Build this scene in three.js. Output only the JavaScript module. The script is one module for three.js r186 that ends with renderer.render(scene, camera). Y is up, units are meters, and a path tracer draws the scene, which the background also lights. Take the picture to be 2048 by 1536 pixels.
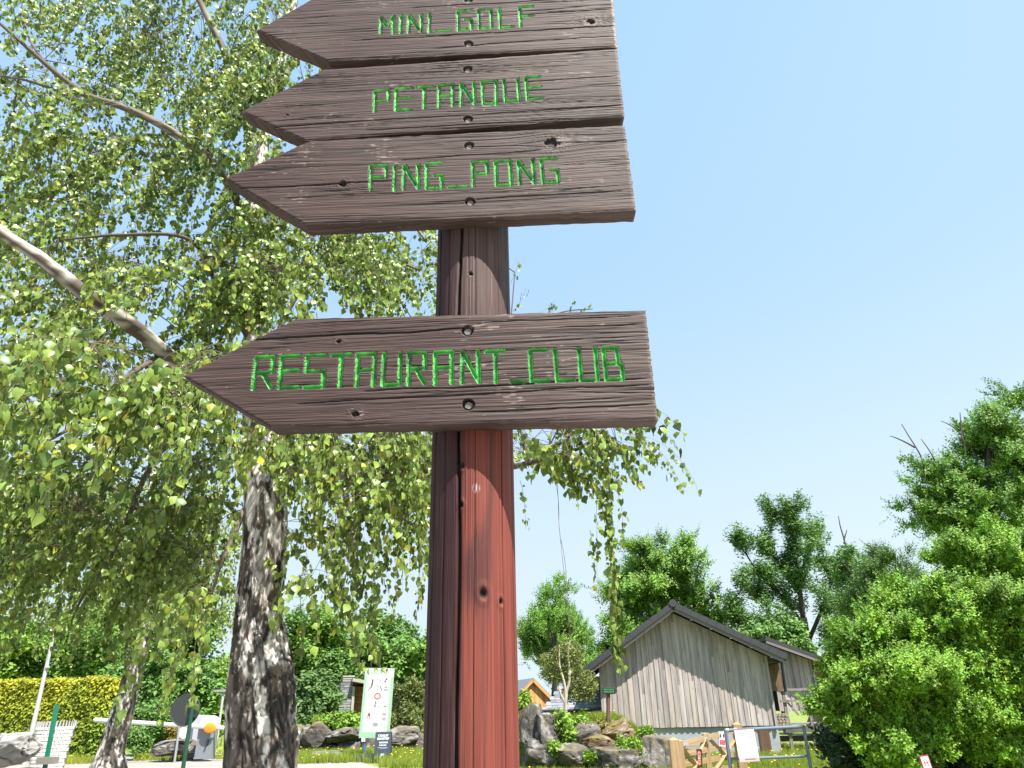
import * as THREE from 'three';
import { mergeGeometries, mergeVertices } from 'three/addons/utils/BufferGeometryUtils.js';

// ---------------------------------------------------------------- camera, sky, sun, exposure
const EXPOSURE = 2.38;
const renderer = new THREE.WebGLRenderer({ antialias: true });
renderer.toneMapping = THREE.LinearToneMapping;
renderer.toneMappingExposure = EXPOSURE;
renderer.shadowMap.enabled = true;
const scene = new THREE.Scene();
const EYE = 1.6, FOCAL = 1390, PITCH = THREE.MathUtils.degToRad(24.7), ROLL = THREE.MathUtils.degToRad(1.3);
const camera = new THREE.PerspectiveCamera(2 * THREE.MathUtils.radToDeg(Math.atan(768 / FOCAL)), 4 / 3, 0.05, 900);
camera.position.set(0, EYE, 0);
camera.rotation.set(PITCH, 0, -ROLL, 'YXZ');
camera.updateMatrixWorld(true);

const SUN_AZ = THREE.MathUtils.degToRad(42), SUN_EL = THREE.MathUtils.degToRad(59.5);
const SUN = new THREE.Vector3(Math.sin(SUN_AZ) * Math.cos(SUN_EL), Math.sin(SUN_EL), Math.cos(SUN_AZ) * Math.cos(SUN_EL));
const sun = new THREE.DirectionalLight(new THREE.Color(1, 0.955, 0.88), 5);
sun.position.copy(SUN).multiplyScalar(80).add(new THREE.Vector3(0, 0, -15));
sun.target.position.set(0, 0, -15);
sun.castShadow = true;
sun.shadow.mapSize.set(4096, 4096);
Object.assign(sun.shadow.camera, { left: -45, right: 45, top: 45, bottom: -45, near: 1, far: 180 });
scene.add(sun, sun.target);

{ // clear early-summer sky: blue overhead, paler towards the horizon and round the sun
  const w = 512, h = 256, d = new Float32Array(w * h * 4), v = new THREE.Vector3();
  const zen = [0.145, 0.262, 0.455], mid = [0.203, 0.310, 0.440], hor = [0.335, 0.396, 0.440], gnd = [0.08, 0.09, 0.05];
  const sm = (a, b, x) => { x = Math.min(1, Math.max(0, (x - a) / (b - a))); return x * x * (3 - 2 * x); };
  for (let y = 0; y < h; y++) for (let x = 0; x < w; x++) {
    const el = ((y + 0.5) / h - 0.5) * Math.PI, az = ((x + 0.5) / w - 0.5) * 2 * Math.PI;
    v.set(Math.cos(az) * Math.cos(el), Math.sin(el), Math.sin(az) * Math.cos(el));
    const g = v.dot(SUN), e = Math.max(0, el) / (Math.PI / 2), glow = 0.3 * Math.pow(Math.max(0, g), 24) + 0.08 * Math.pow(Math.max(0, g), 3);
    const right = 0.035 * Math.max(0, v.x);
    for (let c = 0; c < 3; c++) {
      let s = mid[c] + (hor[c] - mid[c]) * (1 - sm(0.0, 0.40, e)) + (zen[c] - mid[c]) * sm(0.30, 0.95, e);
      s += glow * [1, 0.95, 0.85][c] + right;
      if (el < 0) s = s + (gnd[c] - s) * sm(0, 0.06, -el);
      d[(y * w + x) * 4 + c] = s;
    }
    d[(y * w + x) * 4 + 3] = 1;
  }
  const t = new THREE.DataTexture(d, w, h, THREE.RGBAFormat, THREE.FloatType);
  t.mapping = THREE.EquirectangularReflectionMapping; t.magFilter = t.minFilter = THREE.LinearFilter; t.wrapS = THREE.RepeatWrapping; t.needsUpdate = true;
  scene.background = t; scene.environment = t;
}

// ---------------------------------------------------------------- helpers
function rngOf(seed) { let s = seed >>> 0; return () => { s = (s + 0x6d2b79f5) | 0; let t = Math.imul(s ^ (s >>> 15), 1 | s); t = (t + Math.imul(t ^ (t >>> 7), 61 | t)) ^ t; return ((t ^ (t >>> 14)) >>> 0) / 4294967296; }; }
const PERM = new Uint8Array(512), PVAL = new Float32Array(256);
{ const r = rngOf(7); const p = [...Array(256).keys()]; for (let i = 255; i > 0; i--) { const j = Math.floor(r() * (i + 1)); [p[i], p[j]] = [p[j], p[i]]; } for (let i = 0; i < 512; i++) PERM[i] = p[i & 255]; for (let i = 0; i < 256; i++) PVAL[i] = r() * 2 - 1; }
function noise(x, y, z = 0) { // smooth value noise, -1 .. 1
  const xi = Math.floor(x), yi = Math.floor(y), zi = Math.floor(z), fx = x - xi, fy = y - yi, fz = z - zi;
  const u = fx * fx * (3 - 2 * fx), v = fy * fy * (3 - 2 * fy), w = fz * fz * (3 - 2 * fz), X = xi & 255, Y = yi & 255, Z = zi & 255, X1 = (X + 1) & 255, Y1 = (Y + 1) & 255;
  const a = PERM[X] + Y, a1 = PERM[X] + Y1, b = PERM[X1] + Y, b1 = PERM[X1] + Y1;
  const L = (z2) => { const aa = PVAL[PERM[PERM[a & 511 & 255] + z2 & 255]], ab = PVAL[PERM[PERM[a1 & 255] + z2 & 255]], ba = PVAL[PERM[PERM[b & 255] + z2 & 255]], bb = PVAL[PERM[PERM[b1 & 255] + z2 & 255]]; const p = aa + (ba - aa) * u, q = ab + (bb - ab) * u; return p + (q - p) * v; };
  const p = L(Z); if (fz === 0) return p;
  return p + (L((Z + 1) & 255) - p) * w;
}
function fbm(x, y, z = 0, oct = 4) { let s = 0, a = 0.5, n = 0; for (let i = 0; i < oct; i++) { s += a * noise(x, y, z); n += a; a *= 0.5; x = x * 2.03 + 17.1; y = y * 2.03 + 5.3; z = z * 2.03 + 9.7; } return s / n; }
const clamp = (x, a = 0, b = 1) => Math.min(b, Math.max(a, x)), lerp = (a, b, t) => a + (b - a) * t, sstep = (a, b, x) => { x = clamp((x - a) / (b - a)); return x * x * (3 - 2 * x); };
const V = (x, y, z) => new THREE.Vector3(x, y, z);
const UP = V(0, 1, 0);
function ray(px, py) { return V((px - 1024) / FOCAL, -(py - 768) / FOCAL, -1).applyQuaternion(camera.quaternion); }
function at(px, py, dist) { const d = ray(px, py); return d.multiplyScalar(dist / -d.z).add(camera.position); }      // the point seen there, `dist` metres ahead of the eye
function mpp(px, py, dist) { return dist / -ray(px, py).z / FOCAL; }                                                // metres per photo pixel there
function groundAt(px, dist, y = 0) { let p = at(px, 1500, dist); p.y = y; return p; }

const used = new Map();
function numbered(name) { const n = used.get(name) ?? 0; used.set(name, n + 1); return n ? name + '_' + String(n).padStart(3, '0') : name; }
function tag(o, label, category, group, kind) { if (label) o.userData.label = label; if (category) o.userData.category = category; if (group) o.userData.group = group; if (kind) o.userData.kind = kind; return o; }
function thing(name, label, category, pos = V(0, 0, 0), group) { const g = new THREE.Group(); g.name = numbered(name); g.position.copy(pos); scene.add(g); return tag(g, label, category, group); }
function mesh(name, geo, mat, parent = scene) { const m = new THREE.Mesh(geo, mat); m.name = parent === scene ? numbered(name) : name; m.castShadow = m.receiveShadow = true; parent.add(m); return m; }
function part(name, geo, mat, parent) { return mesh(name, geo, mat, parent); }
function structure(name, geo, mat) { const m = mesh(name, geo, mat); m.userData.kind = 'structure'; return m; }
const std = (rgb, rough = 0.9, extra = {}) => new THREE.MeshStandardMaterial({ color: new THREE.Color().setRGB(...rgb), roughness: rough, ...extra });
function box(w, h, d, x = 0, y = 0, z = 0) { const g = new THREE.BoxGeometry(w, h, d); g.translate(x, y, z); return g; }
// a box between two points (beam), w across and d deep
function beam(a, b, w, d, twistRef = V(0, 0, 1)) {
  const dir = b.clone().sub(a), L = dir.length(); dir.normalize();
  let x = new THREE.Vector3().crossVectors(dir, twistRef); if (x.lengthSq() < 1e-6) x = new THREE.Vector3().crossVectors(dir, V(1, 0, 0)); x.normalize();
  const z = new THREE.Vector3().crossVectors(x, dir), g = new THREE.BoxGeometry(w, L, d);
  g.applyMatrix4(new THREE.Matrix4().makeBasis(x, dir, z)); const m = a.clone().add(b).multiplyScalar(0.5); g.translate(m.x, m.y, m.z); return g;
}
function rod(a, b, r0, r1 = r0, seg = 12) {
  const dir = b.clone().sub(a), L = dir.length(), g = new THREE.CylinderGeometry(r1, r0, L, seg);
  g.applyQuaternion(new THREE.Quaternion().setFromUnitVectors(UP, dir.normalize())); const m = a.clone().add(b).multiplyScalar(0.5); g.translate(m.x, m.y, m.z); return g;
}
// a swept tube through points with radii; disp(angle, t, length) adds to the radius, col(angle, t, length, out) colours it
function sweep(pts, radii, seg, rows, disp, col, cap = false) {
  const curve = new THREE.CatmullRomCurve3(pts, false, 'centripetal'), fr = curve.computeFrenetFrames(rows, false), len = curve.getLength();
  const P = [], N = [], C = [], I = [], UVs = [], p = V(0, 0, 0), c = [1, 1, 1];
  for (let i = 0; i <= rows; i++) {
    const t = i / rows; curve.getPointAt(t, p);
    const k = curve.getUtoTmapping(t) * (radii.length - 1), k0 = Math.min(radii.length - 2, Math.floor(k)), r = lerp(radii[k0], radii[k0 + 1], k - k0);
    for (let j = 0; j <= seg; j++) {
      const a = (j % seg) / seg * Math.PI * 2, rr = r + (disp ? disp(a, t * len, r) : 0), ca = Math.cos(a), sa = Math.sin(a), n = fr.normals[i], b = fr.binormals[i];
      P.push(p.x + rr * (ca * n.x + sa * b.x), p.y + rr * (ca * n.y + sa * b.y), p.z + rr * (ca * n.z + sa * b.z));
      UVs.push(j / seg, t * len);
      if (col) { col(a, t * len, r, c, P[P.length - 2]); C.push(c[0], c[1], c[2]); }
      if (i < rows && j < seg) { const q = i * (seg + 1) + j; I.push(q, q + 1, q + seg + 1, q + 1, q + seg + 2, q + seg + 1); }
    }
  }
  const g = new THREE.BufferGeometry();
  g.setAttribute('position', new THREE.Float32BufferAttribute(P, 3)); g.setAttribute('uv', new THREE.Float32BufferAttribute(UVs, 2));
  if (col) g.setAttribute('color', new THREE.Float32BufferAttribute(C, 3));
  g.setIndex(I); g.computeVertexNormals();
  return g;
}
function dataTex(w, h, fn, { srgb = false, rep } = {}) {
  const d = new Uint8Array(w * h * 4), o = [0, 0, 0];
  for (let y = 0; y < h; y++) for (let x = 0; x < w; x++) { fn(x / w, y / h, o); const i = (y * w + x) * 4; for (let c = 0; c < 3; c++) { let v = clamp(o[c]); if (srgb) v = v <= 0.0031308 ? v * 12.92 : 1.055 * Math.pow(v, 1 / 2.4) - 0.055; d[i + c] = Math.round(v * 255); } d[i + 3] = 255; }
  const t = new THREE.DataTexture(d, w, h); t.magFilter = THREE.LinearFilter; t.minFilter = THREE.LinearMipmapLinearFilter; t.wrapS = t.wrapT = THREE.RepeatWrapping; t.generateMipmaps = true;
  if (srgb) t.colorSpace = THREE.SRGBColorSpace; if (rep) t.repeat.set(...rep); t.needsUpdate = true; return t;
}
function canvasTex(w, h, draw) { const c = document.createElement('canvas'); c.width = w; c.height = h; draw(c.getContext('2d'), w, h); const t = new THREE.CanvasTexture(c); t.colorSpace = THREE.SRGBColorSpace; return t; }

// ---------------------------------------------------------------- ground, road
const gHit = (px, py) => { const d = ray(px, py); return d.multiplyScalar(-EYE / d.y).add(camera.position); };
const birch2 = groundAt(214, 16);
const ROCKS_R = at(1170, 1480, 21);
function groundY(x, z) {
  let h = 0.36 * Math.exp(-((x - birch2.x) ** 2 / 7 + (z - birch2.z) ** 2 / 5));
  const rx = (x - ROCKS_R.x), rz = z + 22.2; h += 1.15 * sstep(3.1, 1.2, Math.abs(rx + 0.4)) * sstep(1.9, 0.7, Math.abs(rz));   // bank behind the boulders
  h += 1.0 * sstep(-30.3, -31.6, z) * sstep(-13.5, -11.5, x) * sstep(1.5, -0.5, x);                                       // raised ground behind the dry stone wall
  return h + 0.03 * noise(x * 0.6, z * 0.6, 0.5) * sstep(0, 6, -z);
}
{
  const P = [], I = [], U = [], seg = 220, rings = 150;
  for (let i = 0; i <= rings; i++) { const r = i === 0 ? 0 : 1.5 * Math.pow(1.0432, i) - 1.5; for (let j = 0; j <= seg; j++) { const a = j / seg * Math.PI * 2, x = r * Math.sin(a), z = r * Math.cos(a) - 6; P.push(x, groundY(x, z), z); U.push(x, z); if (i < rings && j < seg) { const q = i * (seg + 1) + j; I.push(q, q + seg + 1, q + 1, q + 1, q + seg + 1, q + seg + 2); } } }
  const g = new THREE.BufferGeometry(); g.setAttribute('position', new THREE.Float32BufferAttribute(P, 3)); g.setAttribute('uv', new THREE.Float32BufferAttribute(U, 2)); g.setIndex(I); g.computeVertexNormals();
  const per = (f, u, v, o) => f; // tile-friendly
  const t = dataTex(512, 512, (u, v, o) => { const a = u * 2 * Math.PI, b = v * 2 * Math.PI, n = fbm(Math.cos(a) * 2.2 + Math.cos(b) * 2.7, Math.sin(a) * 2.2 - Math.sin(b) * 2.7, Math.cos(b) * 2.1, 5), m = noise(u * 120, v * 120, 1.5) * Math.sin(a / 2) * Math.sin(b / 2); const k = clamp(0.5 + 0.9 * n + 0.3 * m); o[0] = lerp(0.11, 0.22, k); o[1] = lerp(0.16, 0.26, k); o[2] = lerp(0.025, 0.05, k); }, { srgb: true, rep: [1 / 2.7, 1 / 2.7] });
  structure('ground', g, new THREE.MeshStandardMaterial({ map: t, roughness: 1 }));
  // pale asphalt drive beside the barrier
  const edge = [[-160, 1522], [66, 1519], [130, 1517], [195, 1510], [345, 1510], [450, 1513], [600, 1517], [660, 1519], [712, 1525], [751, 1536]].map(([x, y]) => gHit(x, y));
  const s = new THREE.Shape(); s.moveTo(edge[0].x, -edge[0].z); edge.slice(1).forEach((p) => s.lineTo(p.x, -p.z)); s.lineTo(2.5, 12.5); s.lineTo(7, 9); s.lineTo(9, -14); s.lineTo(-30, -14); s.lineTo(-40, 26); s.closePath();
  const sg = new THREE.ShapeGeometry(s, 4); sg.rotateX(-Math.PI / 2);
  // drape the sheet a few centimetres clear of the gently uneven ground
  sg.translate(0, 0.045, 0);
  const at2 = dataTex(512, 512, (u, v, o) => { const n = fbm(u * 6, v * 6, 2.5, 5), m = noise(u * 230, v * 230, 1.5), k = 0.24 + 0.06 * n + 0.04 * m; o[0] = k * 1.08; o[1] = k; o[2] = k * 0.88; }, { srgb: true, rep: [1 / 3, 1 / 3] });
  structure('asphalt_drive', sg, new THREE.MeshStandardMaterial({ map: at2, roughness: 0.95 }));
  // low concrete kerb under the barrier machines
  const k0 = gHit(338, 1514), k1 = gHit(470, 1518); k0.y = k1.y = 0.07;
  structure('kerb', beam(k0, k1, 0.55, 0.14, UP).translate(0, 0, 0), std([0.3, 0.27, 0.24]));
}

// ---------------------------------------------------------------- foliage builders
function leafGeo(kind) { // one leaf, stalk at the origin, blade along -y, unit length
  const L = kind === 'birch' ? [[0, -0.10], [0.40, -0.34], [0.33, -0.60], [0.12, -0.86], [0, -1.06]] : kind === 'catkin' ? [[0, 0], [0.09, -0.1], [0.1, -0.5], [0.09, -0.9], [0, -1]] : [[0, 0], [0.30, -0.25], [0.34, -0.55], [0.16, -0.86], [0, -1]];
  const P = [], I = [], mid = L.map(([x, y], i) => [0, y, i === 0 || i === 4 ? 0 : 0.07]);
  for (const s of [-1, 1]) { const b = P.length / 3; L.forEach(([x, y], i) => { P.push(s * x, y, -0.04 * Math.abs(x)); P.push(...mid[i]); }); for (let i = 0; i < 4; i++) { const a = b + i * 2; const q = [[a, a + 1, a + 2], [a + 1, a + 3, a + 2]]; for (const t of q) I.push(...(s > 0 ? t : [t[0], t[2], t[1]])); } }
  const g = new THREE.BufferGeometry(); g.setAttribute('position', new THREE.Float32BufferAttribute(P, 3)); g.setIndex(I);
  const h = mergeVertices(g, 1e-4); h.computeVertexNormals(); h.setAttribute('uv', new THREE.Float32BufferAttribute(new Float32Array(h.attributes.position.count * 2), 2)); return h;
}
function clumpGeo(seed, n, size, flat = 0.5, narrow = 0.55) { // n small folded leaves spread through a unit ball
  const r = rngOf(seed), P = [], I = [], m = new THREE.Matrix4(), q = new THREE.Quaternion(), e = new THREE.Euler(), v = V(0, 0, 0);
  for (let i = 0; i < n; i++) {
    const d = V(r() * 2 - 1, (r() * 2 - 1) * 0.7, r() * 2 - 1).normalize().multiplyScalar(Math.pow(r(), 0.5));
    e.set((r() - 0.5) * 2.6 * (1 - flat) - 0.4, r() * 6.28, (r() - 0.5) * 2.6 * (1 - flat)); q.setFromEuler(e); const s = size * (0.7 + 0.6 * r()); m.compose(d, q, V(s, s, s));
    const b = P.length / 3;
    for (const [x, y, z] of [[0, 0, -0.5], [narrow * 0.5, 0.08, 0], [0, 0, 0.55], [-narrow * 0.5, 0.08, 0], [0, 0, 0]]) { v.set(x, y, z).applyMatrix4(m); P.push(v.x, v.y, v.z); }
    I.push(b, b + 4, b + 1, b + 1, b + 4, b + 2, b + 2, b + 4, b + 3, b + 3, b + 4, b);
  }
  const g = new THREE.BufferGeometry(); g.setAttribute('position', new THREE.Float32BufferAttribute(P, 3)); g.setIndex(I); g.computeVertexNormals(); g.setAttribute('uv', new THREE.Float32BufferAttribute(new Float32Array(P.length / 3 * 2), 2)); return g;
}
const leafMat = (rgb, trans = 0.32, rough = 0.62) => new THREE.MeshPhysicalMaterial({ color: new THREE.Color().setRGB(...rgb), roughness: rough, transmission: trans, thickness: 0, side: THREE.DoubleSide, specularIntensity: 0.7 });
function instanced(name, geo, mat, list, parent, kind = 'stuff') { // list: [Matrix4, Color]
  const im = new THREE.InstancedMesh(geo, mat, list.length); im.name = name; list.forEach(([m, c], i) => { im.setMatrixAt(i, m); im.setColorAt(i, c); }); im.castShadow = im.receiveShadow = true; im.userData.kind = kind; parent.add(im); return im;
}
function sprayGeo(seed, n, size, narrow = 0.55) { // leaves up a short twig along +y, tips nodding outwards
  const r = rngOf(seed), P = [], I = [], m = new THREE.Matrix4(), q = new THREE.Quaternion(), e = new THREE.Euler(), v = V(0, 0, 0);
  for (let i = 0; i < n; i++) {
    const t = i / (n - 1), a = i * 2.4 + r(), s = size * (1.15 - 0.55 * t) * (0.8 + 0.4 * r()), off = (0.34 - 0.2 * t) * (0.6 + 0.7 * r());
    const d = V(Math.cos(a) * off + 0.15 * t * t, -0.5 + 1.9 * t, Math.sin(a) * off); e.set(-0.5 + (r() - .5) * 0.9, -a + Math.PI / 2, (r() - 0.5) * 0.9, 'YXZ'); q.setFromEuler(e); m.compose(d, q, V(s, s, s));
    const b = P.length / 3; for (const [x, y, z] of [[0, 0, -0.5], [narrow * 0.5, 0.08, 0], [0, 0, 0.55], [-narrow * 0.5, 0.08, 0], [0, 0, 0]]) { v.set(x, y, z).applyMatrix4(m); P.push(v.x, v.y, v.z); }
    I.push(b, b + 4, b + 1, b + 1, b + 4, b + 2, b + 2, b + 4, b + 3, b + 3, b + 4, b);
  }
  const g = new THREE.BufferGeometry(); g.setAttribute('position', new THREE.Float32BufferAttribute(P, 3)); g.setIndex(I); g.computeVertexNormals(); g.setAttribute('uv', new THREE.Float32BufferAttribute(new Float32Array(P.length / 3 * 2), 2)); return g;
}
const SPRAYS = [sprayGeo(11, 12, 0.62), sprayGeo(12, 13, 0.55), sprayGeo(13, 14, 0.55, 0.4)];
const CLUMPS = [clumpGeo(1, 11, 0.62), clumpGeo(2, 11, 0.62), clumpGeo(3, 12, 0.55, 0.35), clumpGeo(5, 14, 0.6, 0.2, 0.42)];
const barkMat = std([1, 1, 1], 0.9, { vertexColors: true });
const barkCol = (base, S) => (a, l, r, c) => { const n = fbm(Math.cos(a) * 1.6 + S, l * 1.2, Math.sin(a) * 1.6, 3), k = 0.75 + 0.6 * n; c[0] = base[0] * k; c[1] = base[1] * k; c[2] = base[2] * k; };
// blobs: [px, py, rx px, ry px, distance, depth factor]; every leafy lobe is a ball of smaller lobes, every smaller lobe a ball of leaf clumps
function leafyTree(name, label, category, { seed, blobs, n, clump = 0.32, color, vary = 0.3, warm = 0.15, geo = 0, trunkPx, trunkR = 0.16, sub = 30, subR = 0.30, gap = -0.05, trans = 0.4, bark = [0.09, 0.075, 0.06], bare = [], stemTop, group, spray = -1, core = 0.4 }) {
  const r = rngOf(seed), B = blobs.map(([px, py, rx, ry, d, df = 0.9]) => { const c = at(px, py, d), m = mpp(px, py, d); return { c, r: V(rx * m, ry * m, Math.max(rx, ry) * m * df), w: rx * ry * m * m }; });
  const base = V(0, 0, 0); if (trunkPx) base.copy(at(trunkPx[0], 1480, trunkPx[1])); else base.copy(B[0].c); base.y = groundY(base.x, base.z);
  const g = thing(name, label, category, base, group), subs = [];
  const tot = B.reduce((s, b) => s + b.w, 0);
  for (const b of B) { const k = Math.max(5, Math.round(sub * B.length * b.w / tot)); for (let i = 0; i < k; i++) { const d = V(r() * 2 - 1, r() * 1.9 - 0.85, r() * 2 - 1).normalize(), f = 0.2 + 0.7 * Math.pow(r(), 0.6), R = Math.sqrt(b.r.x * b.r.y) * subR * (0.45 + 0.9 * r() * r()), ax = d.clone().add(V((r() - .5) * 1.2, 0.35 + (r() - .5) * 0.9, (r() - .5) * 1.2)).normalize(); subs.push({ c: b.c.clone().add(d.clone().multiply(b.r).multiplyScalar(f)), r: V(R, R * 0.8, R), ax, st: 0.25 + 1.1 * r(), tint: (r() - 0.5) * vary }); } if (core) subs.push({ c: b.c, r: b.r.clone().multiplyScalar(0.74), ax: UP, st: 0, tint: -0.05, core: 1 }); }
  const list = [], m = new THREE.Matrix4(), q = new THREE.Quaternion(), e = new THREE.Euler(), w = subs.reduce((s, b) => s + (b.core ? core : 1 + b.st * 0.5) * b.r.x * b.r.y, 0);
  for (const s of subs) {
    const k = Math.round(n * (s.core ? core : 1 + s.st * 0.5) * s.r.x * s.r.y / w);
    for (let i = 0; i < k; i++) {
      const d = V(r() * 2 - 1, r() * 2 - 0.75, r() * 2 - 1).normalize(), f = Math.pow(r(), 0.45) * (1 + 0.5 * noise(d.x * 2.6 + s.c.x, d.y * 2.6 + s.c.y, d.z * 2.6 + s.c.z)), o = d.clone().multiply(s.r).multiplyScalar(f), p = s.c.clone().add(o).addScaledVector(s.ax, s.st * o.dot(s.ax));
      if (noise(p.x * 1.4, p.y * 1.4, p.z * 1.4) < gap - 0.35 || p.y < groundY(p.x, p.z) + 0.05) continue;
      const sc = clump * (0.65 + 0.7 * r()); e.set(d.z * 0.7 + (r() - 0.5) * 0.9, r() * 6.28, -d.x * 0.7 + (r() - 0.5) * 0.9); q.setFromEuler(e); if (spray >= 0) q.setFromUnitVectors(UP, o.clone().normalize().multiplyScalar(0.7).addScaledVector(s.ax, 0.5).add(V((r() - .5) * 0.9, 0.35 + (r() - .5) * 0.7, (r() - .5) * 0.9)).normalize()).multiply(new THREE.Quaternion().setFromAxisAngle(UP, r() * 6.28)); m.compose(p.sub(base), q, V(sc, sc, sc));
      const v = 1 + s.tint + (r() - 0.5) * vary, y = (r() - 0.4) * warm + 0.5 * s.tint * warm; list.push([m.clone(), new THREE.Color().setRGB(v * (1 + y), v, v * (1 - y))]);
    }
  }
  const cr = instanced('crown', spray >= 0 ? SPRAYS[spray] : CLUMPS[geo], leafMat(color, trans), list, g);
  if (trunkR) {
    const top = stemTop ? at(...stemTop) : B[0].c.clone().add(V(0, B[0].r.y * 0.3, 0)), geos = [], rel = (p) => p.clone().sub(base), bend = V((r() - 0.5) * 0.3, 0, (r() - 0.5) * 0.3);
    const A = rel(base).add(V(0, -0.1, 0)), T = rel(top), M1 = A.clone().lerp(T, 0.4).add(bend);
    geos.push(sweep([A, M1, T], [trunkR * 1.25, trunkR * 0.85, trunkR * 0.25], 10, 24, (a, l, rr) => rr * 0.15 * noise(Math.cos(a) * 2, l * 2, Math.sin(a) * 2), barkCol(bark, seed)));
    subs.filter((s, i) => !s.core && i % Math.max(1, Math.floor(subs.length / 16)) === 0).forEach((s, i) => { const f = 0.3 + 0.6 * r(), a = A.clone().lerp(T, f).add(bend.clone().multiplyScalar(1 - Math.abs(f - 0.4) * 2)), b = rel(s.c); geos.push(sweep([a, a.clone().lerp(b, 0.5).add(V(0, 0.15 * a.distanceTo(b) * (r() - 0.2), 0)), b], [trunkR * 0.42 * (1.1 - f), trunkR * 0.25 * (1.1 - f), trunkR * 0.08], 6, 10, null, barkCol(bark, seed))); });
    part('trunk', mergeGeometries(geos), barkMat, g);
  }
  for (const line of bare) { const pts = line.map(([x, y, d]) => at(x, y, d).sub(base)), k = mpp(line[0][0], line[0][1], line[0][2]); part('bare_branch', sweep(pts, pts.map((_, i) => lerp(2.0, 0.7, i / (pts.length - 1)) * k), 5, pts.length * 3, null, barkCol([0.10, 0.085, 0.075], seed)), barkMat, g); }
  return g;
}
// recursive limbs for an open tree; fills segs with tubes and tips with end points
function grow(r, p, dir, len, rad, depth, out, spread = 0.75, upPull = 0.15) {
  const e = p.clone().addScaledVector(dir, len), mid = p.clone().lerp(e, 0.5).add(V(r() - 0.5, (r() - 0.5), r() - 0.5).multiplyScalar(len * 0.16)); out.segs.push([[p, mid, e], [rad, rad * 0.86, rad * 0.7]]);
  if (depth <= 2) { out.tips.push(mid.clone(), e.clone()); }
  if (depth === 0) return;
  const k = depth > 3 ? 3 : 2 + (r() < 0.6 ? 1 : 0);
  for (let i = 0; i < k; i++) { const d = dir.clone().add(V(r() * 2 - 1, r() * 2 - 1, r() * 2 - 1).multiplyScalar(spread)).add(V(0, upPull, 0)).normalize(); grow(r, i === 0 ? e : p.clone().lerp(e, 0.45 + 0.55 * r()), d, len * (0.62 + 0.25 * r()), rad * (i === 0 ? 0.68 : 0.5), depth - 1, out, spread, upPull); }
}

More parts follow.
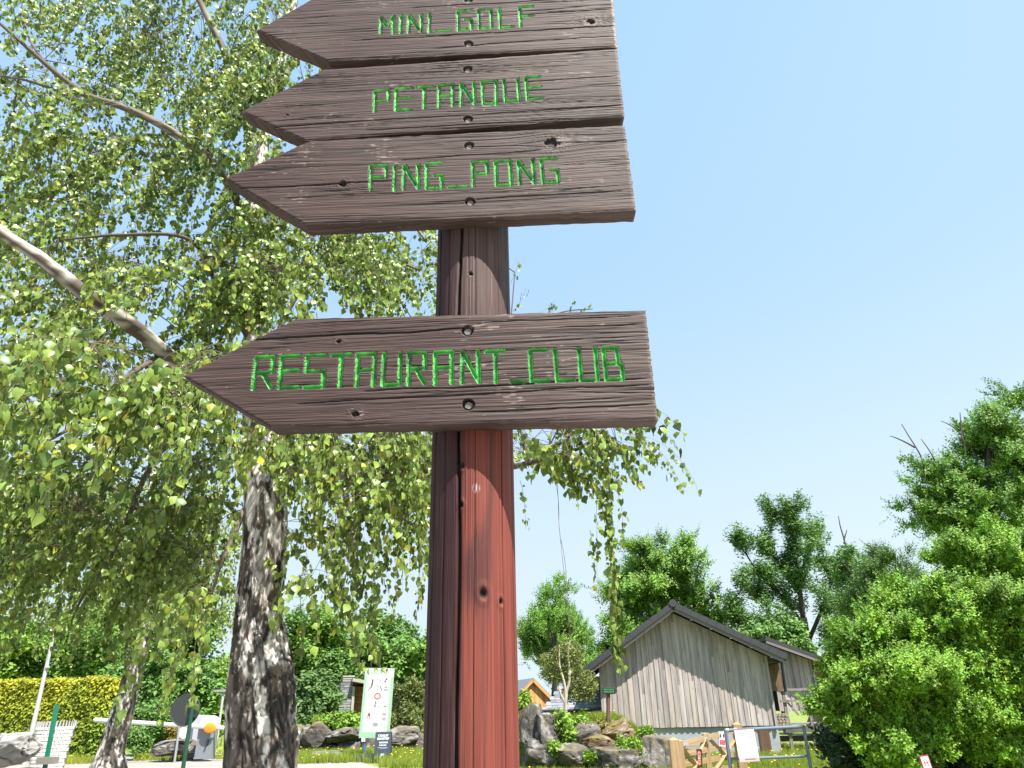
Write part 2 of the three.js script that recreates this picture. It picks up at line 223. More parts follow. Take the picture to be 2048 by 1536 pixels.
// ---------------------------------------------------------------- the direction signpost
{
  const yaw = THREE.MathUtils.degToRad(-1.5), TH = 0.047, FACE_Z = -1.45, R = 0.098;
  const post0 = V(-0.099, 0, FACE_Z - TH - R + 0.002);
  const sign = thing('direction_signpost', 'red and brown wooden post carrying four brown arrow boards with green carved words', 'signpost', post0);
  // --- boards, all in one frame: x along the boards, y height above ground, z out of the faces
  const frame = { rotation: yaw, origin: V(0, 0, FACE_Z) };
  const BOARDS = [
  { key: 'mini', poly: [[-0.7561, 3.4856], [-0.5529, 3.6534], [0.3378, 3.6559], [0.3305, 3.3446], [-0.5213, 3.3393]],
    bolts: [[-0.1074, 3.5761], [-0.1063, 3.3852]],
    strokes: [-0.3741, 3.4445, -0.3762, 3.5153, -0.3762, 3.5153, -0.3562, 3.4769, -0.3562, 3.4769, -0.3383, 3.5193, -0.3383, 3.5193, -0.3365, 3.4441, -0.3146, 3.5198, -0.3128, 3.4426, -0.2891, 3.4431, -0.2903, 3.5204, -0.2903, 3.5204, -0.2508, 3.4449, -0.2508, 3.4449, -0.2525, 3.52, -0.2271, 3.5227, -0.2262, 3.442, -0.2021, 3.4438, -0.1608, 3.4444, -0.0992, 3.5293, -0.1406, 3.5277, -0.1406, 3.5277, -0.1378, 3.4429, -0.1378, 3.4429, -0.0989, 3.4463, -0.0989, 3.4463, -0.0991, 3.4891, -0.0991, 3.4891, -0.1171, 3.488, -0.0768, 3.5291, -0.0394, 3.5296, -0.0394, 3.5296, -0.0371, 3.4477, -0.0371, 3.4477, -0.0739, 3.4459, -0.0739, 3.4459, -0.0768, 3.5291, -0.0131, 3.5278, -0.0115, 3.446, -0.0115, 3.446, 0.0276, 3.4489, 0.0502, 3.4483, 0.0488, 3.5323, 0.0488, 3.5323, 0.0891, 3.5339, 0.0495, 3.4916, 0.0892, 3.4929] },
  { key: 'pet', poly: [[-0.755, 3.1517], [-0.5344, 3.3041], [0.3298, 3.3363], [0.3284, 3.0719], [-0.5578, 3.0316]],
    bolts: [[-0.1087, 3.2799], [-0.1061, 3.0855]],
    strokes: [-0.3719, 3.1276, -0.3755, 3.2089, -0.3755, 3.2089, -0.3362, 3.2123, -0.3362, 3.2123, -0.3346, 3.1703, -0.3346, 3.1703, -0.3737, 3.1679, -0.2728, 3.2142, -0.3142, 3.2129, -0.3142, 3.2129, -0.3109, 3.1296, -0.3109, 3.1296, -0.2694, 3.1309, -0.3126, 3.1725, -0.2712, 3.1739, -0.2545, 3.2143, -0.2108, 3.2155, -0.2327, 3.2149, -0.2311, 3.1324, -0.1892, 3.1348, -0.1907, 3.2189, -0.1907, 3.2189, -0.1513, 3.2204, -0.1513, 3.2204, -0.15, 3.137, -0.1899, 3.1765, -0.1506, 3.1783, -0.1265, 3.1375, -0.1265, 3.2228, -0.1265, 3.2228, -0.0878, 3.1408, -0.0878, 3.1408, -0.0899, 3.2244, -0.066, 3.2261, -0.0266, 3.2283, -0.0266, 3.2283, -0.0262, 3.1428, -0.0262, 3.1428, -0.0635, 3.1413, -0.0635, 3.1413, -0.066, 3.2261, -0.0318, 3.1468, -0.0261, 3.1328, -0.0035, 3.2308, -0.0007, 3.1451, -0.0007, 3.1451, 0.0383, 3.1484, 0.0383, 3.1484, 0.0359, 3.2323, 0.0986, 3.237, 0.0593, 3.2355, 0.0593, 3.2355, 0.0615, 3.15, 0.0615, 3.15, 0.1025, 3.154, 0.0603, 3.1941, 0.1005, 3.1968] },
  { key: 'ping', poly: [[-0.766, 2.908], [-0.5452, 3.0309], [0.3255, 3.0389], [0.3294, 2.7479], [-0.5277, 2.7432]],
    bolts: [[-0.1028, 2.9886], [-0.0991, 2.7967]],
    strokes: [-0.3652, 2.8487, -0.3692, 2.9321, -0.3692, 2.9321, -0.3278, 2.931, -0.3278, 2.931, -0.3259, 2.8893, -0.3259, 2.8893, -0.3672, 2.89, -0.3034, 2.9286, -0.3014, 2.8438, -0.2769, 2.846, -0.2783, 2.9284, -0.2783, 2.9284, -0.237, 2.8467, -0.237, 2.8467, -0.2408, 2.9289, -0.1769, 2.9301, -0.2172, 2.9305, -0.2172, 2.9305, -0.2146, 2.8455, -0.2146, 2.8455, -0.175, 2.8459, -0.175, 2.8459, -0.176, 2.8893, -0.176, 2.8893, -0.1939, 2.8893, -0.1546, 2.8473, -0.1105, 2.8468, -0.0911, 2.8475, -0.093, 2.9293, -0.093, 2.9293, -0.054, 2.9283, -0.054, 2.9283, -0.0539, 2.8879, -0.0539, 2.8879, -0.0921, 2.888, -0.0312, 2.9285, 0.0075, 2.9293, 0.0075, 2.9293, 0.01, 2.8468, 0.01, 2.8468, -0.0294, 2.8471, -0.0294, 2.8471, -0.0312, 2.9285, 0.0331, 2.848, 0.0301, 2.9281, 0.0301, 2.9281, 0.0711, 2.8488, 0.0711, 2.8488, 0.0692, 2.9303, 0.1332, 2.9304, 0.0918, 2.9301, 0.0918, 2.9301, 0.0941, 2.8476, 0.0941, 2.8476, 0.1347, 2.849, 0.1347, 2.849, 0.1339, 2.8909, 0.1339, 2.8909, 0.1155, 2.8906] },
  { key: 'rest', poly: [[-0.7748, 2.3163], [-0.5251, 2.4603], [0.3238, 2.4501], [0.3232, 2.168], [-0.5463, 2.1788]],
    bolts: [[-0.1033, 2.4113], [-0.0999, 2.2194]],
    strokes: [-0.6027, 2.2768, -0.6056, 2.3583, -0.6056, 2.3583, -0.5648, 2.3593, -0.5648, 2.3593, -0.5635, 2.3187, -0.5635, 2.3187, -0.6041, 2.3171, -0.5855, 2.3179, -0.5606, 2.279, -0.503, 2.3595, -0.5449, 2.3585, -0.5449, 2.3585, -0.5414, 2.2771, -0.5414, 2.2771, -0.4987, 2.278, -0.5432, 2.319, -0.5009, 2.32, -0.4411, 2.3584, -0.4831, 2.3587, -0.4831, 2.3587, -0.4828, 2.317, -0.4828, 2.317, -0.4402, 2.317, -0.4402, 2.317, -0.4392, 2.2765, -0.4392, 2.2765, -0.4825, 2.2761, -0.4236, 2.3577, -0.3806, 2.3581, -0.4021, 2.3579, -0.3998, 2.2752, -0.3601, 2.2754, -0.3632, 2.3574, -0.3632, 2.3574, -0.3226, 2.3577, -0.3226, 2.3577, -0.3215, 2.2747, -0.3616, 2.316, -0.322, 2.3157, -0.3005, 2.3568, -0.2992, 2.2749, -0.2992, 2.2749, -0.2607, 2.2754, -0.2607, 2.2754, -0.2623, 2.3566, -0.2398, 2.2746, -0.2414, 2.3558, -0.2414, 2.3558, -0.2032, 2.3556, -0.2032, 2.3556, -0.2033, 2.3153, -0.2033, 2.3153, -0.2406, 2.3148, -0.2235, 2.315, -0.2018, 2.2757, -0.1772, 2.2736, -0.179, 2.356, -0.179, 2.356, -0.1401, 2.3565, -0.1401, 2.3565, -0.1397, 2.2747, -0.1781, 2.3143, -0.1399, 2.3152, -0.1155, 2.275, -0.1147, 2.3548, -0.1147, 2.3548, -0.0761, 2.2748, -0.0761, 2.2748, -0.0783, 2.3551, -0.0587, 2.3533, -0.0174, 2.3535, -0.0381, 2.3534, -0.0373, 2.2731, 0.0005, 2.2727, 0.0279, 2.2722, 0.0823, 2.3522, 0.0434, 2.3524, 0.0434, 2.3524, 0.0454, 2.2727, 0.0454, 2.2727, 0.0831, 2.2726, 0.1017, 2.3515, 0.1036, 2.2713, 0.1036, 2.2713, 0.1418, 2.2724, 0.1582, 2.351, 0.1589, 2.2703, 0.1589, 2.2703, 0.1971, 2.2708, 0.1971, 2.2708, 0.1965, 2.3516, 0.2152, 2.3509, 0.2458, 2.3508, 0.2458, 2.3508, 0.2472, 2.3115, 0.2472, 2.3115, 0.2548, 2.3067, 0.2548, 2.3067, 0.2544, 2.2699, 0.2544, 2.2699, 0.2164, 2.2696, 0.2164, 2.2696, 0.2152, 2.3509, 0.2158, 2.3098, 0.2472, 2.3115] },
  ];
  const LOOK = { // seed, knots [u, v, size], cracks [v0, slope, u0, u1, strength], end greyness, shade label
    mini: { seed: 3, knots: [[0.218, 3.573, 0.012], [0.262, 3.455, 0.014]], grey: 0.85, label: 'topmost brown arrow board pointing left, lettered MINI_GOLF', cracks: [[3.42, 0.02, -0.45, 0.33, 1], [3.375, 0.03, -0.2, 0.33, .8], [3.55, 0.03, -0.3, 0.2, .6], [3.60, 0.02, -0.1, 0.33, .8], [3.50, 0.03, 0.1, 0.33, .9]] },
    pet: { seed: 11, knots: [[-0.62, 3.13, 0.004]], grey: 0.35, label: 'second brown arrow board from the top pointing left, lettered PETANQUE', cracks: [[3.085, 0.035, -0.7, -0.1, 1], [3.10, 0.045, -0.1, 0.33, .9], [3.06, 0.02, -0.4, 0.2, .7], [3.21, 0.03, -0.3, 0.33, .5]] },
    ping: { seed: 23, knots: [[0.122, 2.985, 0.022], [-0.44, 2.872, 0.012]], grey: 0.5, label: 'third brown arrow board from the top pointing left, lettered PING_PONG', cracks: [[2.872, 0.012, -0.74, -0.3, 1.3], [2.945, 0.05, -0.3, 0.1, .8], [2.80, 0.03, -0.2, 0.3, .8], [2.985, -0.05, 0.14, 0.32, .6], [2.83, 0.02, -0.6, -0.2, .5]] },
    rest: { seed: 37, knots: [[-0.357, 2.205, 0.010], [-0.41, 2.394, 0.006]], grey: 0.55, label: 'lowest brown arrow board pointing left, lettered RESTAURANT_CLUB, apart from the other three', cracks: [[2.404, 0.03, -0.66, -0.1, 1.6], [2.325, 0.0, -0.3, 0.0, .7], [2.26, 0.02, -0.35, 0.32, 1.1], [2.235, 0.03, -0.5, 0.32, .9], [2.20, 0.02, -0.1, 0.32, 1], [2.43, 0.02, -0.1, 0.32, .7], [2.41, 0.01, 0.1, 0.32, .7]] },
  };
  const paint = new THREE.MeshStandardMaterial({ color: new THREE.Color().setRGB(0.009, 0.225, 0.015), roughness: 0.55, vertexColors: true });
  const steel = std([0.20, 0.175, 0.165], 0.7, { metalness: 0.4 });
  steel.bumpMap = dataTex(64, 64, (u, v, o) => { o[0] = o[1] = o[2] = 0.5 + 0.3 * fbm(u * 9, v * 9); }); steel.bumpScale = 0.0006;

  for (const B of BOARDS) {
    const K = LOOK[B.key], S = K.seed * 13.7, [tip, tl, tr, br, bl] = B.poly;
    // wood field: returns grain height (m), and tone values
    const warp = (u, v) => {
      let q = v + 0.006 * noise(u * 1.6 + S, v * 2.1, 1.5) + 0.0012 * noise(u * 7 + S, v * 9, 3.5) - u * 0.012;
      for (const [ku, kv, ks] of K.knots) { const dx = (u - ku) / (ks * 3.2), dy = (v - kv) / (ks * 1.7), e = Math.exp(-dx * dx - dy * dy * 0.5); q += Math.sign(v - kv + 1e-5) * -ks * 0.55 * e; }
      return q;
    };
    const wood = (u, v, o) => {
      const q = warp(u, v);
      const rings = noise(q * 300 + S, u * 2.2, 0.5) * 0.5 + noise(q * 700 + S, u * 6.5, 7.5) * 0.5;       // early / late wood streaks
      const fine = noise(q * 1500, u * 16 + S, 2.5);
      const line = Math.max(1 - Math.abs(noise(q * 175 + S * 3, u * 2.6, 4.5)), 1 - Math.abs(noise(q * 120 + S * 5, u * 1.7, 6.5)) - 0.01);
      const groove = Math.pow(clamp((line - 0.86) / 0.14), 1.3) * clamp(0.35 + 1.1 * noise(u * 5 + S, q * 60, 8.5));
      let crack = 0;
      for (const [v0, sl, u0, u1, st] of K.cracks) {
        const vc = v0 + sl * (u - u0) * 0.8 + 0.004 * noise(u * 8, v0 * 40, 6.5) + 0.0012 * noise(u * 45, v0 * 17, 2.5), d = Math.abs(v - vc), fade = sstep(u0 - 0.03, u0 + 0.05, u) * (1 - sstep(u1 - 0.05, u1 + 0.02, u));
        crack = Math.max(crack, fade * st * (1 - sstep(0.0004, 0.0012 + 0.0010 * st, d)));
      }
      let knot = 0, ring = 0;
      for (const [ku, kv, ks] of K.knots) { const d = Math.hypot((u - ku) / 1.25, v - kv) / ks + 0.35 * noise(u * 160, v * 160, 1.5); knot = Math.max(knot, 1 - sstep(0.45, 0.8, d)); ring = Math.max(ring, sstep(0.6, 0.95, d) * (1 - sstep(1.3, 2.6, d))); }
      o.rings = rings; o.fine = fine; o.groove = groove; o.crack = crack; o.knot = knot; o.ring = ring;
      o.h = 0.0005 * rings + 0.0003 * fine - 0.0017 * groove - 0.0034 * Math.min(1.4, crack) - 0.006 * knot + 0.0007 * ring * (1 + noise(u * 240, v * 240, 3.5));
      return o;
    };
    const uMin = tip[0] - 0.01, uW = Math.max(tr[0], br[0]) + 0.01 - uMin, vMin = Math.min(bl[1], br[1]) - 0.01, vH = Math.max(tl[1], tr[1]) + 0.01 - vMin;
    const o = {};
    const TW = 1536, THt = 420;
    const colour = dataTex(TW, THt, (a, b, c) => {
      const u = uMin + a * uW, v = vMin + b * vH; wood(u, v, o);
      const worn = clamp(K.grey * sstep(-0.25, 0.34, u) * 0.7 + 0.18 + 0.45 * fbm(u * 5 + S, v * 11, 1.5, 3) + 0.55 * o.rings + 0.3 * o.fine);
      const red = clamp(0.45 - u * 0.5 + 0.4 * fbm(u * 3 + S, v * 6, 9.5, 3));
      const dark = [0.026 + 0.022 * red, 0.0125 + 0.004 * red, 0.0100 + 0.002 * red], pale = [0.130, 0.088, 0.074];
      const m = Math.max(0.04, 1 - 0.92 * o.groove - 0.95 * Math.min(1, o.crack) - 0.8 * o.knot) * (0.88 + 0.3 * o.rings);
      const chip = sstep(0.50, 0.66, noise(u * 60 + S, warp(u, v) * 420, 5.5) * 0.6 + fbm(u * 9, v * 14 + S, 3.5, 2) * 0.7 + 0.35 * o.ring);
      for (let i = 0; i < 3; i++) c[i] = lerp(lerp(dark[i], pale[i], worn * 0.8), [0.27, 0.21, 0.19][i], chip * 0.75) * m;
      // raw wood where the right end has splintered
      const end = sstep(0.012, 0.002, Math.abs(u - lerp(br[0], tr[0], (v - br[1]) / (tr[1] - br[1]))) + 0.008 * (noise(u * 90, v * 180 + S, 1.5) + 0.4)) * (B.key === 'mini' ? 1 : 0.25);
      for (let i = 0; i < 3; i++) c[i] = lerp(c[i], [0.45, 0.32, 0.19][i] * (0.7 + 0.3 * o.rings), end);
    }, { srgb: true });
    const bump = dataTex(TW, THt, (a, b, c) => { wood(uMin + a * uW, vMin + b * vH, o); const t = 0.5 + 0.16 * o.rings + 0.15 * o.fine - 0.28 * o.groove; c[0] = c[1] = c[2] = t; });
    const mat = new THREE.MeshStandardMaterial({ map: colour, bumpMap: bump, bumpScale: 0.003, roughness: 0.72 });
    // stroke and hole distances
    const st = [], HW = 0.0053;
    for (let i = 0; i < B.strokes.length; i += 4) st.push(B.strokes.slice(i, i + 4));
    const sdf = (u, v) => {
      let best = 1;
      for (const [x0, y0, x1, y1] of st) {
        if (u < Math.min(x0, x1) - 0.012 || u > Math.max(x0, x1) + 0.012 || v < Math.min(y0, y1) - 0.012 || v > Math.max(y0, y1) + 0.012) continue;
        const dx = x1 - x0, dy = y1 - y0, t = clamp(((u - x0) * dx + (v - y0) * dy) / (dx * dx + dy * dy)); best = Math.min(best, Math.hypot(u - x0 - dx * t, v - y0 - dy * t));
      }
      return best - HW - 0.0010 * noise(u * 170 + S, v * 170, 2.5);
    };
    const HR = B.key === 'rest' ? 0.0145 : 0.0135;
    const hole = (u, v) => { let d = 1; for (const [x, y] of B.bolts) d = Math.min(d, Math.hypot(u - x, v - y) - HR - 0.0006 * noise(u * 120, v * 120, 4.5)); return d; };
    const nS = 640, nT = 172, Lx = (t) => { // left outline: bottom corner -> tip -> top corner
      const tv = 0.5; return t < tv ? [lerp(bl[0], tip[0], t / tv), lerp(bl[1], tip[1], t / tv)] : [lerp(tip[0], tl[0], (t - tv) / (1 - tv)), lerp(tip[1], tl[1], (t - tv) / (1 - tv))];
    };
    const pos = new Float32Array((nS + 1) * (nT + 1) * 3), uv = new Float32Array((nS + 1) * (nT + 1) * 2), sd = new Float32Array((nS + 1) * (nT + 1));
    for (let j = 0; j <= nT; j++) for (let i = 0; i <= nS; i++) {
      const t = j / nT, s = i / nS, [lx, ly] = Lx(t), rx = lerp(br[0], tr[0], t), ry = lerp(br[1], tr[1], t);
      let u = lerp(lx, rx, s), v = lerp(ly, ry, s);
      const em = Math.min(s * 60, (1 - s) * 60, t * 20, (1 - t) * 20, 1); // ragged outline
      const rag = (1 - em) * 0.0016; u += rag * noise(v * 260, u * 12 + S, 1.5) + (i === nS ? 0.0018 * noise(v * 420, S, 2.5) : 0); v += rag * noise(u * 40, S, 5.5);
      let d = sdf(u, v), hd = hole(u, v);
      const snap = (f, d0) => { const e = 0.0006, gx = f(u + e, v) - f(u - e, v), gy = f(u, v + e) - f(u, v - e), g = Math.hypot(gx, gy) || 1; u -= d0 * gx / g; v -= d0 * gy / g; };
      if (Math.abs(d) < 0.00085) { snap(sdf, d); d = 0; } else if (Math.abs(hd) < 0.00085) { snap(hole, hd); hd = 0; }
      wood(u, v, o);
      let z = o.h - 0.0022 * (1 - sstep(0, 1, Math.min(s * 90, (1 - s) * 140, t * 34, (1 - t) * 34)));
      if (d < 0.004) z += 0.0007 * (1 - sstep(0, 0.004, d)) * noise(u * 300, v * 300, 1.5);
      if (d < 0) { const k = clamp(-d / HW); z = -0.0066 * Math.min(1, 1.25 * Math.sqrt(1 - (1 - k) * (1 - k))) + 0.0004 * noise(u * 300, v * 300, 8.5); }
      if (hd < 0) z = -0.017 * sstep(0, 0.0022, -hd) - 0.001;
      const k = j * (nS + 1) + i; pos[k * 3] = u; pos[k * 3 + 1] = v; pos[k * 3 + 2] = z; uv[k * 2] = (u - uMin) / uW; uv[k * 2 + 1] = (v - vMin) / vH; sd[k] = d;
    }
    const iw = [], il = [];
    for (let j = 0; j < nT; j++) for (let i = 0; i < nS; i++) {
      const a = j * (nS + 1) + i, b = a + 1, c = a + nS + 1, d = c + 1;
      for (const T of ((i + j) & 1 ? [[a, b, d], [a, d, c]] : [[a, b, c], [b, d, c]])) ((sd[T[0]] + sd[T[1]] + sd[T[2]]) / 3 < -0.0002 ? il : iw).push(...T);
    }
    const gridG = new THREE.BufferGeometry();
    gridG.setAttribute('position', new THREE.BufferAttribute(pos, 3)); gridG.setAttribute('uv', new THREE.BufferAttribute(uv, 2)); gridG.setIndex([...[]].concat([])); gridG.setIndex(new THREE.BufferAttribute(Uint32Array.from([...Array(0)]), 1));
    const all = new Uint32Array(iw.length + il.length); all.set(iw); all.set(il, iw.length); gridG.setIndex(new THREE.BufferAttribute(all, 1)); gridG.computeVertexNormals();
    const front = gridG.clone(); front.setIndex(new THREE.BufferAttribute(Uint32Array.from(iw), 1));
    // sides and back
    const loop = [];
    for (let i = 0; i <= nS; i += 2) loop.push(i);
    for (let j = 2; j <= nT; j += 2) loop.push(j * (nS + 1) + nS);
    for (let i = nS - 2; i >= 0; i -= 2) loop.push(nT * (nS + 1) + i);
    for (let j = nT - 2; j > 0; j -= 2) loop.push(j * (nS + 1));
    const sp = [], su = [], si = [], L = loop.length; let run = 0;
    for (let k = 0; k <= L; k++) {
      const a = loop[k % L], x = pos[a * 3], y = pos[a * 3 + 1], z = pos[a * 3 + 2];
      const steps = 6;
      for (let m = 0; m <= steps; m++) {
        const f = m / steps, inset = 0.0012 * (noise(x * 40, y * 40, f * 3) * (m > 0 ? 1 : 0));
        sp.push(x + inset, y + inset, lerp(z, -TH, f)); su.push(clamp((x - uMin) / uW), clamp((y - vMin) / vH * 0.9 + 0.05 * f));
        if (k < L && m < steps) { const q = k * (steps + 1) + m; si.push(q, q + 1, q + steps + 1, q + 1, q + steps + 2, q + steps + 1); }
      }
    }
    const base = sp.length / 3;
    for (let k = 0; k < L; k++) { const a = loop[k]; sp.push(pos[a * 3], pos[a * 3 + 1], -TH); su.push((pos[a * 3] - uMin) / uW, (pos[a * 3 + 1] - vMin) / vH); }
    const mid = sp.length / 3; sp.push((bl[0] + br[0]) / 2, (tl[1] + bl[1]) / 2, -TH); su.push(0.5, 0.5);
    for (let k = 0; k < L; k++) si.push(mid, base + (k + 1) % L, base + k);
    const side = new THREE.BufferGeometry(); side.setAttribute('position', new THREE.Float32BufferAttribute(sp, 3)); side.setAttribute('uv', new THREE.Float32BufferAttribute(su, 2)); side.setIndex(si); side.computeVertexNormals();
    const board = part('sign_board', mergeGeometries([front, side]), mat, sign);
    board.position.copy(frame.origin).sub(post0); board.rotation.y = yaw; board.userData.label = K.label;
    // green painted letters: the same carved surface, a mesh of its own; paint thinner on the rims
    const map = new Map(), lp = [], lc = [], ln = [], li = [], N = gridG.attributes.normal.array;
    for (const a of il) { let k = map.get(a); if (k === undefined) { k = lp.length / 3; map.set(a, k); lp.push(pos[a * 3], pos[a * 3 + 1], pos[a * 3 + 2]); ln.push(N[a * 3], N[a * 3 + 1], N[a * 3 + 2]); const rim = 1 - sstep(0.0004, 0.0030, -sd[a]), w = 0.9 + 0.5 * noise(pos[a * 3] * 60, pos[a * 3 + 1] * 60, S); lc.push(w * lerp(1, 18, rim), w * lerp(1, 2.2, rim), w * lerp(1, 9, rim)); } li.push(k); }
    const lg = new THREE.BufferGeometry(); lg.setAttribute('position', new THREE.Float32BufferAttribute(lp, 3)); lg.setAttribute('normal', new THREE.Float32BufferAttribute(ln, 3)); lg.setAttribute('color', new THREE.Float32BufferAttribute(lc, 3)); lg.setIndex(li);
    part('carved_lettering', lg, paint, board);
    for (const [x, y] of B.bolts) {
      const r = B.key === 'rest' ? 0.0098 : 0.0092, hex = new THREE.CylinderGeometry(r * 0.93, r, 0.009, 6).rotateX(Math.PI / 2).rotateZ(x * 70 + y * 31), washer = new THREE.CylinderGeometry(0.0115, 0.0115, 0.002, 20).rotateX(Math.PI / 2).translate(0, 0, -0.005), dome = new THREE.SphereGeometry(r * 0.8, 16, 6, 0, 7, 0, 0.9).rotateX(Math.PI / 2).scale(1, 1, 0.35).translate(0, 0, 0.0022);
      const bolt = part('bolt', mergeGeometries([hex, washer, dome].map((g) => g.index ? g.toNonIndexed() : g)), steel, board); bolt.position.set(x, y, -0.0105);
    }
  }
  // --- the post: cracked, painted log
  const Y0 = 0, Y1 = 3.72, seg = 220, rows = 760, P = [], UVs = [], I = [];
  const CR = [[-0.24, 0.0045, 0.010, 0], [0.10, 0.0013, 0.0025, 1], [-1.02, 0.003, 0.006, 2], [0.42, 0.0012, 0.002, 3], [0.78, 0.0012, 0.002, 4], [-0.62, 0.002, 0.004, 5], [-0.05, 0.0012, 0.002, 10], [1.2, 0.0012, 0.003, 6], [2.3, 0.003, 0.008, 7], [-2.2, 0.003, 0.008, 8]]; // angle, half width (m), depth
  const crackAt = (a, y) => {
    let d = 0;
    for (const [a0, w, dep, k] of CR) {
      const ac = a0 + 0.055 * noise(y * 1.3, k * 7.1, 0.5) + 0.02 * noise(y * 7, k * 3.3, 1.5) + (k === 0 ? -0.1 * sstep(0.3, 0.8, y - 1.6) * (1 - sstep(0.8, 1.3, y - 1.6)) : 0), da = Math.abs(Math.atan2(Math.sin(a - ac), Math.cos(a - ac))) * R;
      const on = k === 0 ? 1 : sstep(-0.35, 0.1, noise(y * 0.9 + k * 11, k * 5.7, 2.5) + (k === 2 ? 0.6 : 0)); d = Math.max(d, on * dep * (1 - sstep(w * 0.35, w, da)));
    }
    return d;
  };
  const nails = [[0.0, 2.79], [0.0, 2.60]], knots = [[0.30, 1.81, 0.013], [-0.20, 2.0, 0.008], [-0.17, 2.09, 0.008], [0.72, 1.795, 0.008]];
  const grain = (a, y) => 0.5 * noise(a * 46 + 0.6 * noise(y * 3, a * 4, 2.5), y * 2.4, 1.5) + 0.5 * noise(a * 110, y * 6, 3.5);
  for (let i = 0; i <= rows; i++) for (let j = 0; j <= seg; j++) {
    const y = lerp(Y0, Y1, i / rows), a = (j / seg - 0.5) * 2 * Math.PI;
    let r = R + 0.0018 * noise(Math.cos(a) * 1.5, Math.sin(a) * 1.5, y * 0.8) + 0.0009 * grain(a, y) - crackAt(a, y) + 0.0035 * sstep(-0.35, -0.9, a) * sstep(-1.4, -1.0, a) * 0;
    for (const [ka, ky, ks] of knots) { const d = Math.hypot((a - ka) * R, (y - ky) * 0.7) / ks; r -= 0.006 * (1 - sstep(0.25, 0.7, d)) - 0.0018 * sstep(0.5, 0.8, d) * (1 - sstep(0.9, 1.7, d)); }
    for (const [ka, ky] of nails) r -= 0.01 * (1 - sstep(0.003, 0.0045, Math.hypot((a - ka) * R, y - ky)));
    P.push(r * Math.sin(a), y, r * Math.cos(a)); UVs.push(j / seg, i / rows);
    if (i < rows && j < seg) { const q = i * (seg + 1) + j; I.push(q, q + 1, q + seg + 1, q + 1, q + seg + 2, q + seg + 1); }
  }
  const top = P.length / 3; P.push(0, Y1 + 0.01, 0); UVs.push(0.5, 1); for (let j = 0; j < seg; j++) I.push(rows * (seg + 1) + j, rows * (seg + 1) + j + 1, top);
  const pg = new THREE.BufferGeometry(); pg.setAttribute('position', new THREE.Float32BufferAttribute(P, 3)); pg.setAttribute('uv', new THREE.Float32BufferAttribute(UVs, 2)); pg.setIndex(I); pg.computeVertexNormals();
  const pcol = dataTex(960, 1600, (ua, vy, c) => {
    const a = (ua - 0.5) * 2 * Math.PI, y = lerp(Y0, Y1, vy), g = grain(a, y), n = fbm(Math.sin(a) * 3, y * 2, Math.cos(a) * 3, 4), ck = crackAt(a, y);
    // red paint on the lower post right of the main crack; dark brown coat on the left and on the upper post
    const edge = -0.22 + 0.05 * noise(y * 5, 3, 1.5) + 0.03 * noise(y * 30, 8, 2.5) - 0.12 * sstep(1.2, 0.9, y);
    let red = sstep(edge - 0.07, edge + 0.16, a + 0.05 * g) * sstep(2.45, 2.2, y + 0.10 * n) * sstep(2.2, 1.6, a);
    const patch = sstep(0.2, 0.6, n + 0.8 * Math.exp(-Math.pow((y - 1.86) / 0.09, 2) - Math.pow((a - 0.02) / 0.24, 2)) + 0.25 * g); red *= 1 - 0.75 * patch; red *= 1 - 0.55 * sstep(0.25, 0.6, noise(a * 26, y * 1.6, 8.5) + 0.4 * noise(a * 60, y * 14, 3.5)) * sstep(0.9, 0.3, a);
    const fibre = sstep(0.30, 0.75, noise(a * 120, y * 9, 6.5) + 0.35 * g + 0.3 * n);
    const dark = [0.040 + 0.06 * fibre, 0.0125 + 0.032 * fibre, 0.0125 + 0.03 * fibre], rd = [0.178 + 0.09 * g + 0.07 * n, 0.040 + 0.026 * g + 0.02 * n, 0.027 + 0.018 * g + 0.012 * n];
    const upper = sstep(2.35, 2.5, y) * sstep(-0.9, -0.2, a), up = [0.080 + 0.10 * fibre, 0.045 + 0.07 * fibre, 0.040 + 0.065 * fibre];
    let m = (0.92 + 0.16 * g) * (1 - sstep(0.0004, 0.002, ck) * 0.85);
    for (const [ka, ky, ks] of knots) { const d = Math.hypot((a - ka) * R, (y - ky) * 0.7) / ks; m *= 1 - 0.93 * (1 - sstep(0.3, 0.75, d)); }
    for (const [ka, ky] of nails) m *= 1 - 0.95 * (1 - sstep(0.003, 0.005, Math.hypot((a - ka) * R, y - ky)));
    const scuff = (1 - sstep(0.2, 1, Math.hypot((a - 0.14) * R / 0.011, (y - 2.035) / 0.014))) * sstep(-0.2, 0.3, noise(a * 70, y * 90, 2.5));
    const green = sstep(0.75, 1.15, a) * sstep(1.8, 1.3, a) * sstep(0.0, 0.35, n + 0.3 * g) * sstep(1.9, 2.1, y);
    for (let i = 0; i < 3; i++) { let x = lerp(lerp(dark[i], up[i], upper), rd[i], red) * m; x = lerp(x, [0.6, 0.55, 0.55][i], scuff); c[i] = lerp(x, [0.075, 0.085, 0.045][i], green * 0.6); }
  }, { srgb: true });
  const pbump = dataTex(960, 1600, (ua, vy, c) => { const a = (ua - 0.5) * 2 * Math.PI, y = lerp(Y0, Y1, vy); const flake = noise(a * 40, y * 22, 1.5) * 0.5 + noise(a * 90, y * 40, 4.5) * 0.5; c[0] = c[1] = c[2] = 0.5 + 0.22 * grain(a, y) + 0.14 * flake * sstep(-0.1, -0.5, a) + 0.06 * flake; });
  part('post', pg, new THREE.MeshPhysicalMaterial({ map: pcol, bumpMap: pbump, bumpScale: 0.0034, roughness: 0.66, specularIntensity: 0.6 }), sign);
}

